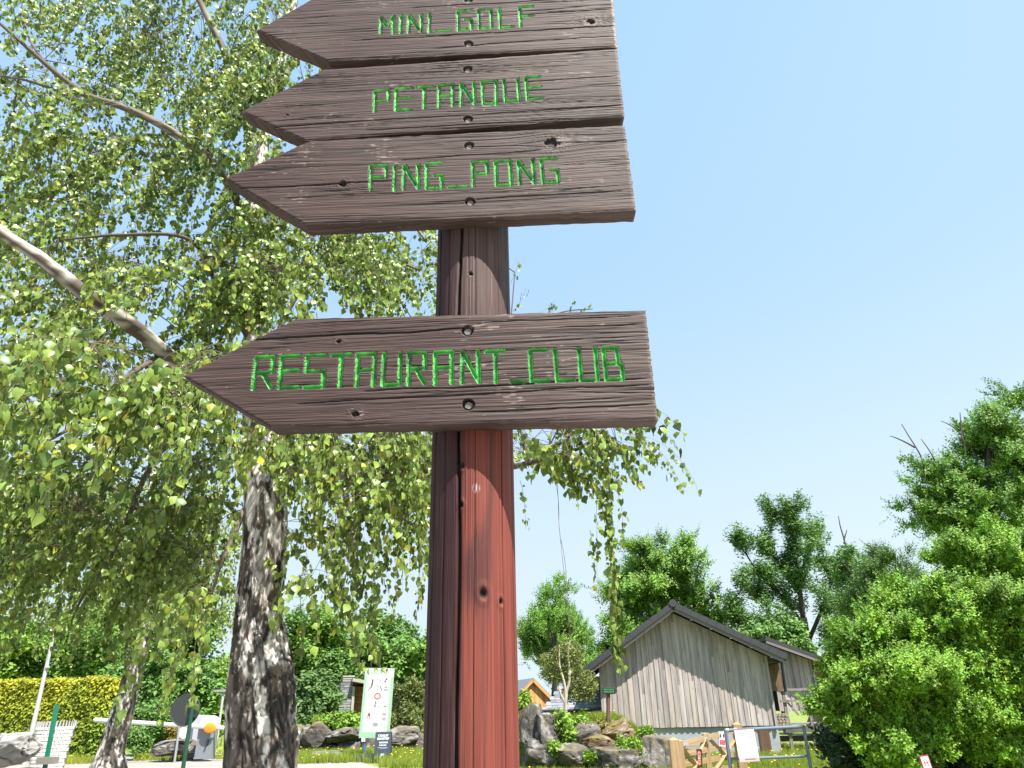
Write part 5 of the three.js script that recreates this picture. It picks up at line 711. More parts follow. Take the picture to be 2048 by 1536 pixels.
{ // forked pale-stemmed young tree
  const d = 21.4, base = at(1131, 1440, d); const t = thing('forked_young_tree', 'young tree with a pale forked stem on the boulder bank before the shed', 'tree', base), T = (x, y, k = d) => at(x, y, k).sub(base), pale = (a, l, r, c) => { const k = 0.9 + 0.25 * noise(a, l * 8, 1.5); c[0] = 0.48 * k; c[1] = 0.42 * k; c[2] = 0.32 * k; };
  const S = [[[1131, 1456], [1131, 1420], [1132, 1386]], [[1132, 1388], [1127, 1360], [1119, 1330], [1119, 1290]], [[1132, 1386], [1138, 1366], [1138, 1330], [1136, 1310], [1140, 1280]], [[1130, 1405], [1122, 1390], [1117, 1372]], [[1138, 1350], [1144, 1342], [1147, 1338]]];
  part('trunk', mergeGeometries(S.map((L, i) => sweep(L.map(([x, y]) => T(x, y)), L.map((_, j) => lerp(i === 0 ? 0.062 : 0.045, i === 0 ? 0.05 : 0.016, j / (L.length - 1))), 8, L.length * 5, null, pale))), std([1, 1, 1], 0.85, { vertexColors: true }), t);
  const r = rngOf(61), list = [], m = new THREE.Matrix4(), q = new THREE.Quaternion(), e = new THREE.Euler();
  for (const [x, y, rx, ry, n] of [[1125, 1325, 45, 30, 190], [1162, 1368, 34, 24, 200], [1100, 1340, 20, 26, 60], [1136, 1302, 28, 20, 90], [1160, 1385, 36, 18, 90]]) for (let i = 0; i < n; i++) { const a = r() * 6.28, k = Math.sqrt(r()), s = 0.09 + 0.08 * r(), v = 0.75 + 0.5 * r(); e.set((r() - .5), r() * 6.28, (r() - .5)); q.setFromEuler(e); m.compose(T(x + rx * k * Math.cos(a), y + ry * k * Math.sin(a), d + 0.5 + (r() - .5) * 1.2), q, V(s, s, s)); list.push([m.clone(), new THREE.Color().setRGB(v * 1.05, v, v)]); }
  instanced('crown', CLUMPS[3], leafMat(OLIVE), list, t);
}
{ // clipped yellow-green hedge
  const a = at(-80, 1480, 30), b = at(214, 1480, 29), top = at(120, 1366, 29.5).y, r = rngOf(44), mid = a.clone().lerp(b, 0.5); mid.y = 0;
  const h = thing('clipped_hedge', 'long clipped golden yellow-green hedge at the left behind the leaning birch', 'hedge', mid), dir = b.clone().sub(a), L = Math.hypot(dir.x, dir.z); h.rotation.y = -Math.atan2(dir.z, dir.x);
  const list = [], m = new THREE.Matrix4(), q = new THREE.Quaternion(), e = new THREE.Euler();
  part('stems', box(L - 0.5, top - 0.5, 0.9, 0, (top - 0.5) / 2, -0.1), std([0.035, 0.03, 0.012]), h);
  for (let i = 0; i < 9000; i++) {
    const face = r(); let x = (r() - .5) * L, y = r() * top, z = 0.75; if (face > 0.72) { y = top; z = (r() - 0.5) * 1.6; } else if (face > 0.62) { x = L / 2; z = (r() - .5) * 1.5; }
    const n = 0.16 * fbm(x * 1.6, y * 1.6, z * 1.6, 3); if (noise(x * 1.3, y * 1.5, 3.5) > 0.62 && r() < 0.8) continue; x += n * (face > 0.62 && face <= 0.72 ? 1 : 0.3); y += n * (face > 0.72 ? 1 : 0.2) + 0.05 * r(); z += n * (face <= 0.62 ? 1 : 0) - 0.22 * r();
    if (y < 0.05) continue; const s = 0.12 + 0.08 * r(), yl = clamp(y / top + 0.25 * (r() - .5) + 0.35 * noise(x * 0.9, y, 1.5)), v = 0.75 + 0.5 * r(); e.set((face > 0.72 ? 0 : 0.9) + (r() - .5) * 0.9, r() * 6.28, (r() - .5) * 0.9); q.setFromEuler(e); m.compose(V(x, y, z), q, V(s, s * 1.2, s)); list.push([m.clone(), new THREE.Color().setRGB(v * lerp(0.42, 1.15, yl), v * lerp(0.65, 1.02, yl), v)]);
  }
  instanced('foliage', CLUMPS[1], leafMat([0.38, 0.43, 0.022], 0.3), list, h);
}
{ // grass and wild flowers
  const r = rngOf(303), tuft = (() => { const P = [], I = []; for (let i = 0; i < 9; i++) { const a = r() * 6.28, x = (r() - .5) * 0.16, z = (r() - .5) * 0.16, h = 0.6 + 0.5 * r(), lx = Math.cos(a) * 0.35 * r(), lz = Math.sin(a) * 0.35 * r(), w = 0.022, b = P.length / 3, wx = Math.sin(a) * w, wz = -Math.cos(a) * w; P.push(x - wx, 0, z - wz, x + wx, 0, z + wz, x + lx * 0.4 - wx * .8, h * 0.55, z + lz * 0.4 - wz * .8, x + lx * 0.4 + wx * .8, h * 0.55, z + lz * 0.4 + wz * .8, x + lx, h, z + lz); I.push(b, b + 1, b + 3, b, b + 3, b + 2, b + 2, b + 3, b + 4); } const g = new THREE.BufferGeometry(); g.setAttribute('position', new THREE.Float32BufferAttribute(P, 3)); g.setIndex(I); g.computeVertexNormals(); g.setAttribute('uv', new THREE.Float32BufferAttribute(new Float32Array(P.length / 3 * 2), 2)); return g; })();
  const list = [], fl = [], m = new THREE.Matrix4(), q = new THREE.Quaternion();
  const area = (n, f, h0, h1, dry = 0, yellow = 0) => { for (let i = 0; i < n; i++) { const [x, z] = f(); const y = groundY(x, z), s = lerp(h0, h1, r()), v = 0.75 + 0.5 * r(), d = dry * r(); q.setFromAxisAngle(UP, r() * 6.28); m.compose(V(x, y - 0.01, z), q, V(0.9 * Math.max(.25, s), s, 0.9 * Math.max(.25, s))); list.push([m.clone(), new THREE.Color().setRGB(v * (1 + d), v * (1 + 0.25 * d), v)]); if (r() < yellow) fl.push([new THREE.Matrix4().compose(V(x, y + s, z), q, V(1, 1, 1)), new THREE.Color(1, 1, 1)]); } };
  const pxArea = (x0, x1, z0, z1) => () => { const d = lerp(z0, z1, r()), a = at(lerp(x0, x1, r()), 1500, d); return [a.x, a.z]; };
  area(9000, pxArea(1020, 1700, 14, 22), 0.10, 0.26, 0.5, 0.004); area(5000, pxArea(1340, 1700, 19, 26), 0.12, 0.32, 0.4, 0.02);
  area(4200, pxArea(585, 860, 24.3, 29), 0.12, 0.35, 0.4, 0.012); area(3000, pxArea(760, 1050, 22, 28), 0.12, 0.32, 0.5, 0.02); area(3200, () => { const a = r() * 6.28, k = Math.sqrt(r()) * 3.4; return [birch2.x + k * Math.cos(a), birch2.z + k * Math.sin(a) * 0.9]; }, 0.06, 0.2, 1.2);
  area(1600, pxArea(66, 250, 26.6, 29), 0.1, 0.3, 1); area(1600, pxArea(270, 470, 27.5, 31), 0.1, 0.3, 0.5, 0.06); area(1500, pxArea(1000, 1300, 20.6, 22.6), 0.08, 0.25, 0.5, 0.02); area(1200, pxArea(620, 860, 30.5, 33), 0.1, 0.4, 0.6);
  tag(instanced('grass', tuft, leafMat([0.20, 0.30, 0.03], 0.3, 0.8), list, scene), 'long sunlit grass on the verges around the boulders, gate and drive', 'grass', null, 'stuff');
  const fg = new THREE.SphereGeometry(0.028, 6, 4).scale(1, 0.6, 1); tag(instanced('yellow_flowers', fg, std([0.75, 0.55, 0.02], 0.7), fl, scene), 'tiny yellow wild flowers scattered in the grass', 'flowers', null, 'stuff');
}

// ---------------------------------------------------------------- street furniture
const white = std([0.62, 0.62, 0.63], 0.45), darkGreen = std([0.012, 0.055, 0.036], 0.45), steelGrey = std([0.33, 0.34, 0.36], 0.45, { metalness: 0.3 }), orange = std([0.75, 0.27, 0.02], 0.4), timber = woodMat([0.50, 0.335, 0.175]), tubeBlue = std([0.125, 0.155, 0.21], 0.5, { metalness: 0.2 });
{ // parking barrier: boom and two machines
  const c = at(415, 1512, 26.5); c.y = 0.12; const g = thing('parking_barrier', 'white boom barrier lowered across the drive with grey control cabinet and orange disc', 'barrier', c), T = (x, y, d = 26.5) => at(x, y, d).sub(c);
  const a = T(191, 1440, 26.44), b = T(600, 1466, 26.44); part('boom', mergeGeometries([rod(a, b, 0.072, 0.062, 16), rod(a.clone().add(V(-0.06, 0.004, 0)), a, 0.045, 0.072, 16)]), white, g);
  const cab = (px, w, d, top, matr, name) => { const p = T(px, 1480, d), h = T(px, top, d).y; return part(name, mergeGeometries([box(w, h, 0.34, p.x, h / 2, p.z), box(w + 0.03, 0.05, 0.37, p.x, 0.025, p.z)]), matr, g); };
  cab(414, 0.56, 26.7, 1452, std([0.19, 0.205, 0.225], 0.5), 'cabinet');
  const dome = (px, d, top, w, name) => { const p = T(px, 1455, d), y0 = T(px, 1455, d).y, y1 = T(px, top, d).y; const s = new THREE.Shape(); s.moveTo(-w / 2, 0); s.lineTo(w / 2, 0); s.lineTo(w / 2, (y1 - y0) * 0.42); s.absellipse(0, (y1 - y0) * 0.42, w / 2, (y1 - y0) * 0.6, 0, Math.PI, false); s.closePath(); const q = new THREE.ExtrudeGeometry(s, { depth: 0.34, bevelEnabled: true, bevelSize: 0.02, bevelThickness: 0.02, bevelSegments: 2 }); q.translate(p.x, y0, p.z - 0.17); return part(name, q, std([0.5, 0.5, 0.52], 0.5), g); };
  dome(419, 26.7, 1433, 0.52, 'hood');
  const cap = T(420, 1433, 26.7); part('hood_cap', new THREE.SphereGeometry(0.2, 20, 8, 0, 7, 0, 1.0).scale(1, 0.45, 0.85).translate(cap.x, cap.y - 0.085, cap.z), orange, g);
  const dc = T(420, 1456, 26.36); part('disc', new THREE.SphereGeometry(0.225, 28, 14).scale(1, 0.72, 0.18).translate(dc.x, dc.y, dc.z), orange, g);
  const k = T(413, 1487, 26.5), kk = T(424, 1470, 26.5); part('lock_plate', rod(V(k.x, k.y - .09, k.z + 0.02), V(k.x + 0.04, k.y + 0.12, k.z + 0.02), 0.035, 0.035, 8), std([0.03, 0.03, 0.035], 0.4), g); part('sticker', box(0.12, 0.16, 0.01, kk.x, kk.y, T(424, 1470, 26.7).z + 0.178), white, g);
  const c2 = at(392, 1510, 27.4); c2.y = 0.12; const g2 = thing('ticket_machine', 'second grey cabinet with white rounded hood, half hidden behind the barrier cabinet', 'ticket machine', c2), T2 = (x, y, d = 27.4) => at(x, y, d).sub(c2);
  const h2 = T2(392, 1452).y; part('cabinet', box(0.5, h2, 0.4, 0, h2 / 2, 0), std([0.12, 0.14, 0.18], 0.5), g2); part('front_panel', box(0.34, h2 * 0.6, 0.02, 0.03, h2 * 0.66, 0.21), std([0.42, 0.44, 0.47], 0.5), g2);
  const s = new THREE.Shape(), hh = T2(392, 1432).y - h2; s.moveTo(-0.27, 0); s.lineTo(0.27, 0); s.lineTo(0.27, hh * 0.42); s.absellipse(0, hh * 0.42, 0.27, hh * 0.6, 0, Math.PI, false); s.closePath(); part('hood', new THREE.ExtrudeGeometry(s, { depth: 0.4, bevelEnabled: true, bevelSize: 0.02, bevelThickness: 0.02, bevelSegments: 2 }).translate(0, h2, -0.2), std([0.42, 0.42, 0.45], 0.5), g2);
  part('hood_cap', new THREE.SphereGeometry(0.2, 20, 8, 0, 7, 0, 1.0).scale(1, 0.45, 0.85).translate(0, T2(392, 1433).y - 0.085, 0), orange, g2);
  const c3 = at(350, 1508, 26.3); c3.y = 0; const g3 = thing('boom_rest', 'slim grey post with a white disc that carries the barrier boom', 'post', c3), T3 = (x, y, d = 26.3) => at(x, y, d).sub(c3);
  part('post', rod(V(0, 0, -0.06), T3(357, 1456).add(V(0, 0, -0.06)), 0.04), steelGrey, g3); const dd = T3(366, 1465); part('disc', rod(V(dd.x, dd.y, dd.z - 0.12), V(dd.x, dd.y, dd.z - 0.09), 0.19, 0.19, 28), white, g3);
}
{ // back of a round road sign
  const D = 14, c = at(369, 1536, D); c.y = groundY(c.x, c.z); const g = thing('round_road_sign', 'dark grey back of a round road sign on a dark green pole', 'road sign', c), d = at(370, 1420, D).sub(c), R = 28.5 * mpp(370, 1420, D);
  part('sign_plate', mergeGeometries([rod(d.clone().add(V(0, 0, -0.016)), d.clone().add(V(0, 0, 0)), R, R, 48), new THREE.TorusGeometry(R, 0.012, 8, 48).translate(d.x, d.y, d.z - 0.008)]), std([0.05, 0.056, 0.055], 0.5, { metalness: 0.4 }), g);
  part('pole', rod(V(0, -0.1, 0.06), V(0, d.y + R * 0.72, 0.06), 0.036, 0.036, 14), darkGreen, g);
  part('clamp', mergeGeometries([box(0.13, 0.035, 0.05, 0, d.y + R * 0.4, 0.03), box(0.13, 0.035, 0.05, 0, d.y - R * 0.4, 0.03)]), darkGreen, g);
}
{ // green square post on a foot
  const D = 22, c = at(94, 1520, D); c.y = 0; const g = thing('green_post', 'short slanting dark green square post on a concrete foot beside the planter', 'post', c), t = at(114, 1409, D).sub(c);
  part('post', beam(V(0, 0.05, 0), t, 0.11, 0.07), std([0.012, 0.16, 0.09], 0.4), g); const f = at(95, 1521, D).sub(c); part('foot', box(0.46, 0.18, 0.3, 0.02, f.y, 0), std([0.2, 0.19, 0.16]), g);
}
const lamp = (label, D, foot, top, r0, r1, build) => { const c = at(...foot, D); c.y = 0; const g = thing('street_lamp', label, 'street lamp', c, null), t = at(...top, D).sub(c); part('pole', rod(V(0, 0, 0), t, r0, r1, 14), std([0.42, 0.405, 0.39], 0.5), g); build(g, t); return g; };
lamp('tall pale tapering lamp post leaning beside the golden hedge', 27, [62, 1474], [109, 1262], 0.09, 0.05, (g, t) => { part('lamp_head', mergeGeometries([box(0.5, 0.07, 0.2, t.x + 0.14, t.y + 0.03, t.z), box(0.1, 0.1, 0.1, t.x, t.y, t.z)]), std([0.55, 0.54, 0.52], 0.5), g); const k = at(103, 1296, 27).sub(g.position), j = at(94, 1334, 27).sub(g.position); part('floodlight', mergeGeometries([box(0.22, 0.1, 0.14, k.x + 0.1, k.y, k.z), rod(V(k.x - 0.06, k.y + .02, k.z), V(k.x + 0.05, k.y, k.z), 0.02)]), std([0.03, 0.03, 0.035], 0.5), g); part('cable_duct', rod(V(j.x + 0.05, j.y, j.z + 0.05), V(k.x - 0.02, k.y - 0.1, k.z + 0.05), 0.025), std([0.45, 0.43, 0.41]), g); part('socket_box', box(0.1, 0.05, 0.1, j.x + 0.06, j.y, j.z + 0.05), std([0.5, 0.48, 0.45]), g); });
lamp('short slim street lamp with a flat grey head left of the big birch trunk', 33, [431, 1500], [447, 1384], 0.06, 0.05, (g, t) => { part('lamp_head', mergeGeometries([box(0.52, 0.09, 0.24, t.x - 0.14, t.y + 0.05, t.z), box(0.4, 0.03, 0.18, t.x - 0.16, t.y - 0.01, t.z)]), std([0.28, 0.28, 0.29], 0.5), g); });
{ // round planter of white bricks
  const D = 25, c = at(101, 1503, D); c.y = 0; const g = thing('brick_planter', 'round whitish brick planter, slightly wider at the top, in front of the hedge', 'planter', c), h = at(101, 1453, D).y, R0 = 30 * mpp(101, 1500, D), R1 = 35 * mpp(101, 1455, D), rows = 12, per = 30, r = rngOf(19);
  part('mortar', new THREE.CylinderGeometry(R1 - 0.012, R0 - 0.012, h, 40, 1).translate(0, h / 2, 0), std([0.20, 0.185, 0.165]), g);
  const bm = [[0.62, 0.60, 0.55], [0.55, 0.53, 0.48], [0.68, 0.66, 0.62]].map((k) => std(k, 0.9)), bg = box(2 * Math.PI * (R0 + R1) / 2 / per - 0.014, h / rows - 0.016, 0.05);
  for (let j = 0; j < rows; j++) for (let i = 0; i < per; i++) { const a = (i + (j % 2) * 0.5) / per * 6.2832; if (Math.cos(a) < -0.1) continue; const R = lerp(R0, R1, (j + .5) / rows) - 0.016 + 0.006 * r(), b = part('brick', bg, bm[Math.floor(r() * 3)], g); b.position.set(R * Math.sin(a), (j + 0.5) * h / rows, R * Math.cos(a)); b.rotation.y = a; }
  for (let i = 0; i < 36; i++) { const a = i / 36 * 6.2832; const s = part('edging_stake', new THREE.CylinderGeometry(0.012, 0.03, 0.15 + 0.05 * r(), 6), std([0.33, 0.31, 0.31]), g); s.position.set((R1 - 0.02) * Math.sin(a), h + 0.07, (R1 - 0.02) * Math.cos(a)); }
  part('soil', new THREE.CylinderGeometry(R1 - 0.05, R1 - 0.05, 0.06, 30).translate(0, h, 0), std([0.05, 0.035, 0.025]), g);
}
{ // tall information board
  const D = 25, c = at(750, 1512, D); c.y = 0; const g = thing('information_board', 'tall white and pale green information board with rows of small pictograms', 'sign', c), T = (x, y) => at(x, y, D).sub(c), A = T(730, 1335), B = T(788, 1338), C = T(720, 1475), E2 = T(778, 1477);
  const W = A.distanceTo(B), H = A.distanceTo(C), ctr = A.clone().add(B).add(C).add(E2).multiplyScalar(0.25);
  const tex = canvasTex(512, 1216, (x, w, h) => {
    x.fillStyle = '#bdecc9'; x.fillRect(0, 0, w, h); const gr = x.createLinearGradient(0, 0, 0, h); x.fillStyle = '#eefaf0'; x.fillRect(0, 0, w, 150); x.fillStyle = '#fbfdfb'; x.fillRect(44, 150, 424, 970);
    x.fillStyle = '#d9e6dc'; for (let i = 0; i < 9; i++) x.fillRect(100 + i * 38, 60 + (i % 2) * 4, 26, 14); x.fillStyle = '#9fb3a6'; x.fillRect(120, 96, 160, 6);
    x.lineCap = 'round'; const ln = (p, lw, col) => { x.strokeStyle = col; x.lineWidth = lw; x.beginPath(); p.forEach(([a, b], i) => (i ? x.lineTo(a, b) : x.moveTo(a, b))); x.stroke(); }, dot = (a, b, rr, col) => { x.fillStyle = col; x.beginPath(); x.arc(a, b, rr, 0, 7); x.fill(); };
    const K = '#101418', P = '#8f969c', RD = '#a01030'; ln([[120, 185], [150, 230]], 5, P); dot(128, 170, 7, P); ln([[210, 200], [300, 215], [260, 240]], 6, P); dot(392, 195, 15, K); dot(372, 232, 14, K); ln([[350, 262], [380, 245]], 5, P);
    ln([[90, 400], [110, 345], [150, 320]], 9, K); dot(150, 295, 10, K); ln([[110, 345], [130, 380]], 6, K); for (let i = 0; i < 5; i++) ln([[232, 310 + i * 22], [262, 310 + i * 22]], 6, '#777'); ln([[285, 320], [325, 395]], 11, K); ln([[365, 345], [425, 345]], 8, K); ln([[370, 380], [420, 385]], 10, K); dot(395, 318, 10, '#777'); dot(375, 400, 8, K); dot(420, 400, 8, K);
    x.strokeStyle = '#d03050'; x.lineWidth = 17; x.beginPath(); x.arc(258, 500, 48, 0, 7); x.stroke(); ln([[240, 485], [278, 485]], 6, '#aaa'); ln([[240, 502], [278, 502]], 6, '#aaa'); ln([[244, 519], [274, 519]], 6, '#aaa');
    dot(235, 588, 9, K); ln([[236, 600], [228, 640], [220, 690]], 9, K); ln([[230, 615], [255, 625]], 6, K); ln([[228, 640], [240, 690]], 7, K); ln([[285, 690], [310, 680]], 8, '#666'); ln([[385, 680], [425, 680]], 12, K); ln([[405, 640], [405, 675]], 5, '#999'); ln([[100, 610], [140, 650]], 5, P);
    ln([[120, 860], [125, 800], [140, 840], [150, 790], [155, 860]], 11, RD); ln([[95, 880], [170, 880]], 8, '#555'); for (const y of [800, 820, 880, 905]) ln([[372, y], [430, y + 3]], 10, RD); ln([[230, 820], [270, 830]], 5, P);
    x.fillStyle = '#d5d9dc'; for (let i = 0; i < 6; i++) { x.fillRect(90, 960 + i * 18, 110, 5); x.fillRect(350, 960 + i * 18, 80, 5); } x.fillStyle = '#b6bbc0'; x.fillRect(222, 958, 80, 62);
  });
  const panel = part('panel', mergeGeometries([box(W, H, 0.05)]), std([0.45, 0.55, 0.47], 0.5), g); panel.position.copy(ctr); panel.rotation.z = Math.atan2(B.y - A.y, B.x - A.x) * 0.5;
  const fp = new THREE.Mesh(new THREE.PlaneGeometry(W - 0.01, H - 0.01), new THREE.MeshStandardMaterial({ map: tex, roughness: 0.5, color: new THREE.Color().setRGB(0.55, 0.55, 0.55) })); fp.name = 'printed_face'; fp.position.z = 0.029; panel.add(fp);
  const pf = T(727, 1510); part('pole', rod(V(pf.x, 0, pf.z - 0.06), V(T(730, 1440).x, T(730, 1440).y, pf.z - 0.06), 0.05), std([0.05, 0.13, 0.19], 0.5), g); part('pole', rod(V(T(768, 1510).x, 0, pf.z - 0.06), V(T(771, 1440).x, T(771, 1440).y, pf.z - 0.06), 0.05), std([0.05, 0.13, 0.19], 0.5), g); const br = T(727, 1479); part('bracket', box(0.12, 0.12, 0.1, br.x, br.y, br.z - .02), white, g);
}
{ // dark A-board
  const D = 24.6, c = at(764, 1520, D); c.y = 0; const g = thing('a_frame_board', 'dark blue grey pavement board with white lettering at the foot of the information board', 'pavement sign', c), T = (x, y) => at(x, y, D).sub(c), W = 32 * mpp(764, 1490, D), H = T(764, 1464).y;
  const tex = canvasTex(256, 448, (x, w, h) => { x.fillStyle = '#38424f'; x.fillRect(0, 0, w, h); x.fillStyle = '#f4f6f8'; x.textAlign = 'center'; x.font = 'bold 46px sans-serif'; x.fillText('CHALET', w / 2, 66); x.fillText('BUCKETRIP', w / 2, 112, 200); x.fillStyle = '#c9d0d8'; x.font = 'bold 32px sans-serif'; for (let i = 0; i < 6; i++) { x.fillRect(68 + i * 24, 140, 17, 24); } for (let i = 0; i < 5; i++) x.fillRect(74 + i * 24, 182, 16, 20); for (let i = 0; i < 14; i++) x.fillRect(50 + i * 12, 222, 8, 6); for (let i = 0; i < 9; i++) x.fillRect(84 + i * 12, 240, 8, 5); x.fillStyle = '#ffffff'; x.fillRect(106, 316, 56, 30); x.fillRect(86, 356, 90, 36); x.fillStyle = '#38424f'; x.fillRect(116, 324, 34, 6); });
  const pn = part('panel', box(W, H, 0.03), std([0.04, 0.052, 0.07], 0.6), g); pn.position.set(0, H / 2, 0); pn.rotation.x = -0.12; const f = new THREE.Mesh(new THREE.PlaneGeometry(W - .01, H - .01), new THREE.MeshStandardMaterial({ map: tex, roughness: 0.6 })); f.name = 'printed_face'; f.position.z = 0.019; pn.add(f); const bk = part('rear_panel', box(W, H, 0.03), std([0.04, 0.052, 0.07], 0.6), g); bk.position.set(0, H / 2, -0.22); bk.rotation.x = 0.12;
  const c2 = at(729, 1520, 24.8); c2.y = 0; const p = thing('planter_box', 'low dark green planter trough beside the dark pavement board', 'planter', c2); part('trough', mergeGeometries([box(0.62, 0.24, 0.03, 0, 0.12, 0.16), box(0.62, 0.24, 0.03, 0, 0.12, -0.16), box(0.03, 0.24, 0.29, -0.295, 0.12, 0), box(0.03, 0.24, 0.29, 0.295, 0.12, 0)]), std([0.06, 0.085, 0.075], 0.6), p); part('soil', box(0.55, 0.03, 0.28, 0, 0.2, 0), std([0.05, 0.035, 0.025]), p);
  const c4 = at(650, 1512, 26); c4.y = 0; const w4 = thing('plank_box', 'low box of pale whitish planks in the grass in front of the dry stone wall', 'box', c4); const wp = woodMat([0.60, 0.57, 0.52]); for (let i = 0; i < 2; i++) part('plank', box(0.98, 0.125, 0.04, 0.1, 0.075 + i * 0.135, 0.2), wp, w4); for (let i = 0; i < 2; i++) part('plank', box(0.04, 0.125, 0.4, -0.41, 0.075 + i * 0.135, 0), woodMat([0.14, 0.12, 0.1]), w4); part('lid', box(0.95, 0.03, 0.4, 0.1, 0.285, 0), woodMat([0.3, 0.27, 0.22]), w4);
}
{ // small direction sign on the bank
  const D = 20.6, c = at(1214, 1452, D); const g = thing('small_direction_sign', 'small dark green arrow board pointing right on a brown post in front of the barn', 'direction sign', c), T = (x, y) => at(x, y, D).sub(c); part('post', rod(V(0, -0.3, 0), T(1217, 1378), 0.055, 0.05, 14), woodMat([0.20, 0.105, 0.075]), g);
  const s = new THREE.Shape(); const o = [[1205, 1375], [1229, 1376], [1234, 1382], [1229, 1388], [1205, 1388]].map(([x, y]) => T(x, y)); s.moveTo(o[0].x, o[0].y); o.slice(1).forEach((p) => s.lineTo(p.x, p.y)); s.closePath(); part('arrow_board', new THREE.ExtrudeGeometry(s, { depth: 0.03, bevelEnabled: true, bevelSize: 0.004, bevelThickness: 0.004, bevelSegments: 1 }).translate(0, 0, 0.055), std([0.015, 0.035, 0.022], 0.6), g);
  const bars = []; const r = rngOf(4); for (let j = 0; j < 2; j++) for (let i = 0; i < 8; i++) { const p = T(1208 + i * 2.5, 1379.2 + j * 4.4); bars.push(box(0.025, 0.03 + 0.015 * r(), 0.006, p.x, p.y, 0.094)); } part('lettering', mergeGeometries(bars), std([0.06, 0.22, 0.09], 0.6), g);
}
{ // wooden gate, receding to the right
  const dA = 12.2, dB = 15.4, c = at(1348, 1530, dA); c.y = 0; const g = thing('wooden_gate', 'new honey-coloured wooden field gate with diagonal braces beside the boulders', 'gate', c), T = (x, y, d) => at(x, y, d).sub(c), dz = (x) => lerp(dA, dB, clamp((x - 1347) / (1470 - 1347))) ;
  const up = (px, py, w, dd = 0.0, name = 'gate_post') => { const d = dz(px) + dd, t = T(px, py, d); const q = part(name, mergeGeometries([box(w, t.y + 0.2, w, t.x, t.y / 2 - 0.1, t.z), new THREE.ConeGeometry(w * 0.7, w * 0.3, 4).rotateY(Math.PI / 4).translate(t.x, t.y + w * 0.15, t.z)]), timber, g); return q; };
  up(1347, 1480, 0.15); up(1473, 1449, 0.16); up(1360, 1482, 0.08, 0, 'stile'); up(1410, 1468, 0.085, 0.02, 'stile');
  const rail = (x0, y0, x1, y1, w = 0.085, off = -0.05) => part('rail', beam(T(x0, y0, dz(x0)).add(V(0, 0, off)), T(x1, y1, dz(x1)).add(V(0, 0, off)), w, 0.035), timber, g);
  rail(1352, 1493, 1468, 1462); rail(1354, 1511, 1468, 1489); rail(1356, 1530, 1468, 1512); rail(1356, 1552, 1468, 1534);
  const br = (x0, y0, x1, y1) => part('brace', beam(T(x0, y0, dz(x0)).add(V(0, 0, 0.05)), T(x1, y1, dz(x1)).add(V(0, 0, 0.05)), 0.06, 0.03), timber, g);
  br(1362, 1494, 1398, 1540); br(1416, 1476, 1462, 1524); br(1408, 1474, 1380, 1556); br(1466, 1480, 1425, 1545);
  const hg = T(1410, 1475, dz(1410)); part('hinge', box(0.16, 0.04, 0.02, hg.x, hg.y, hg.z + 0.08), steelGrey, g); const hg2 = T(1364, 1490, dz(1364)); part('hinge', beam(hg2.clone().add(V(-0.02, -0.01, 0.03)), hg2.clone().add(V(0.12, 0.02, -0.1)), 0.04, 0.02), steelGrey, g);
  const plate = (name, label, cat, px, py, w, h, d, draw, tw, th) => { const p = at(px, py, d); const q = thing(name, label, cat, p); q.rotation.y = 0.25; const m = mpp(px, py, d); part('plate', box(w * m, h * m, 0.012), std([0.5, 0.5, 0.5], 0.6), q); const f = new THREE.Mesh(new THREE.PlaneGeometry(w * m, h * m), new THREE.MeshStandardMaterial({ map: canvasTex(tw, th, draw), roughness: 0.55, color: new THREE.Color().setRGB(0.65, 0.65, 0.65) })); f.name = 'printed_face'; f.position.z = 0.009; q.add(f); q.rotation.z = -0.1; return q; };
  plate('gate_plate', 'narrow dark plate with pale red ovals fixed to the wooden gate', 'plate', 1398, 1516, 13, 32, 13.3, (x, w, h) => { x.fillStyle = '#3a211c'; x.fillRect(0, 0, w, h); x.fillStyle = '#d98f80'; x.beginPath(); x.ellipse(w / 2, h * 0.3, w * 0.3, h * 0.2, 0, 0, 7); x.fill(); x.beginPath(); x.ellipse(w / 2, h * 0.72, w * 0.3, h * 0.18, 0, 0, 7); x.fill(); x.fillStyle = '#3a211c'; x.fillRect(w * .25, h * .28, w * .5, h * .03); x.fillRect(w * .25, h * .7, w * .5, h * .03); x.fillStyle = '#e8c9b8'; x.fillRect(w * .25, h * .48, w * .5, h * .06); }, 64, 160);
  plate('warning_plate', 'small white and red warning plate on the gate next to the blue tube frame', 'plate', 1444, 1478, 15, 27, 14.5, (x, w, h) => { x.fillStyle = '#e6e6ea'; x.fillRect(0, 0, w, h); x.fillStyle = '#4a2030'; x.beginPath(); x.ellipse(w * .28, h * .3, w * .1, h * .14, 0, 0, 7); x.fill(); x.beginPath(); x.ellipse(w * .72, h * .28, w * .1, h * .14, 0, 0, 7); x.fill(); x.fillStyle = '#c92f3f'; x.fillRect(w * .1, h * .58, w * .8, h * .3); x.fillStyle = '#e99aa2'; x.fillRect(w * .18, h * .66, w * .64, h * .04); x.fillRect(w * .18, h * .76, w * .64, h * .04); }, 96, 160);
}
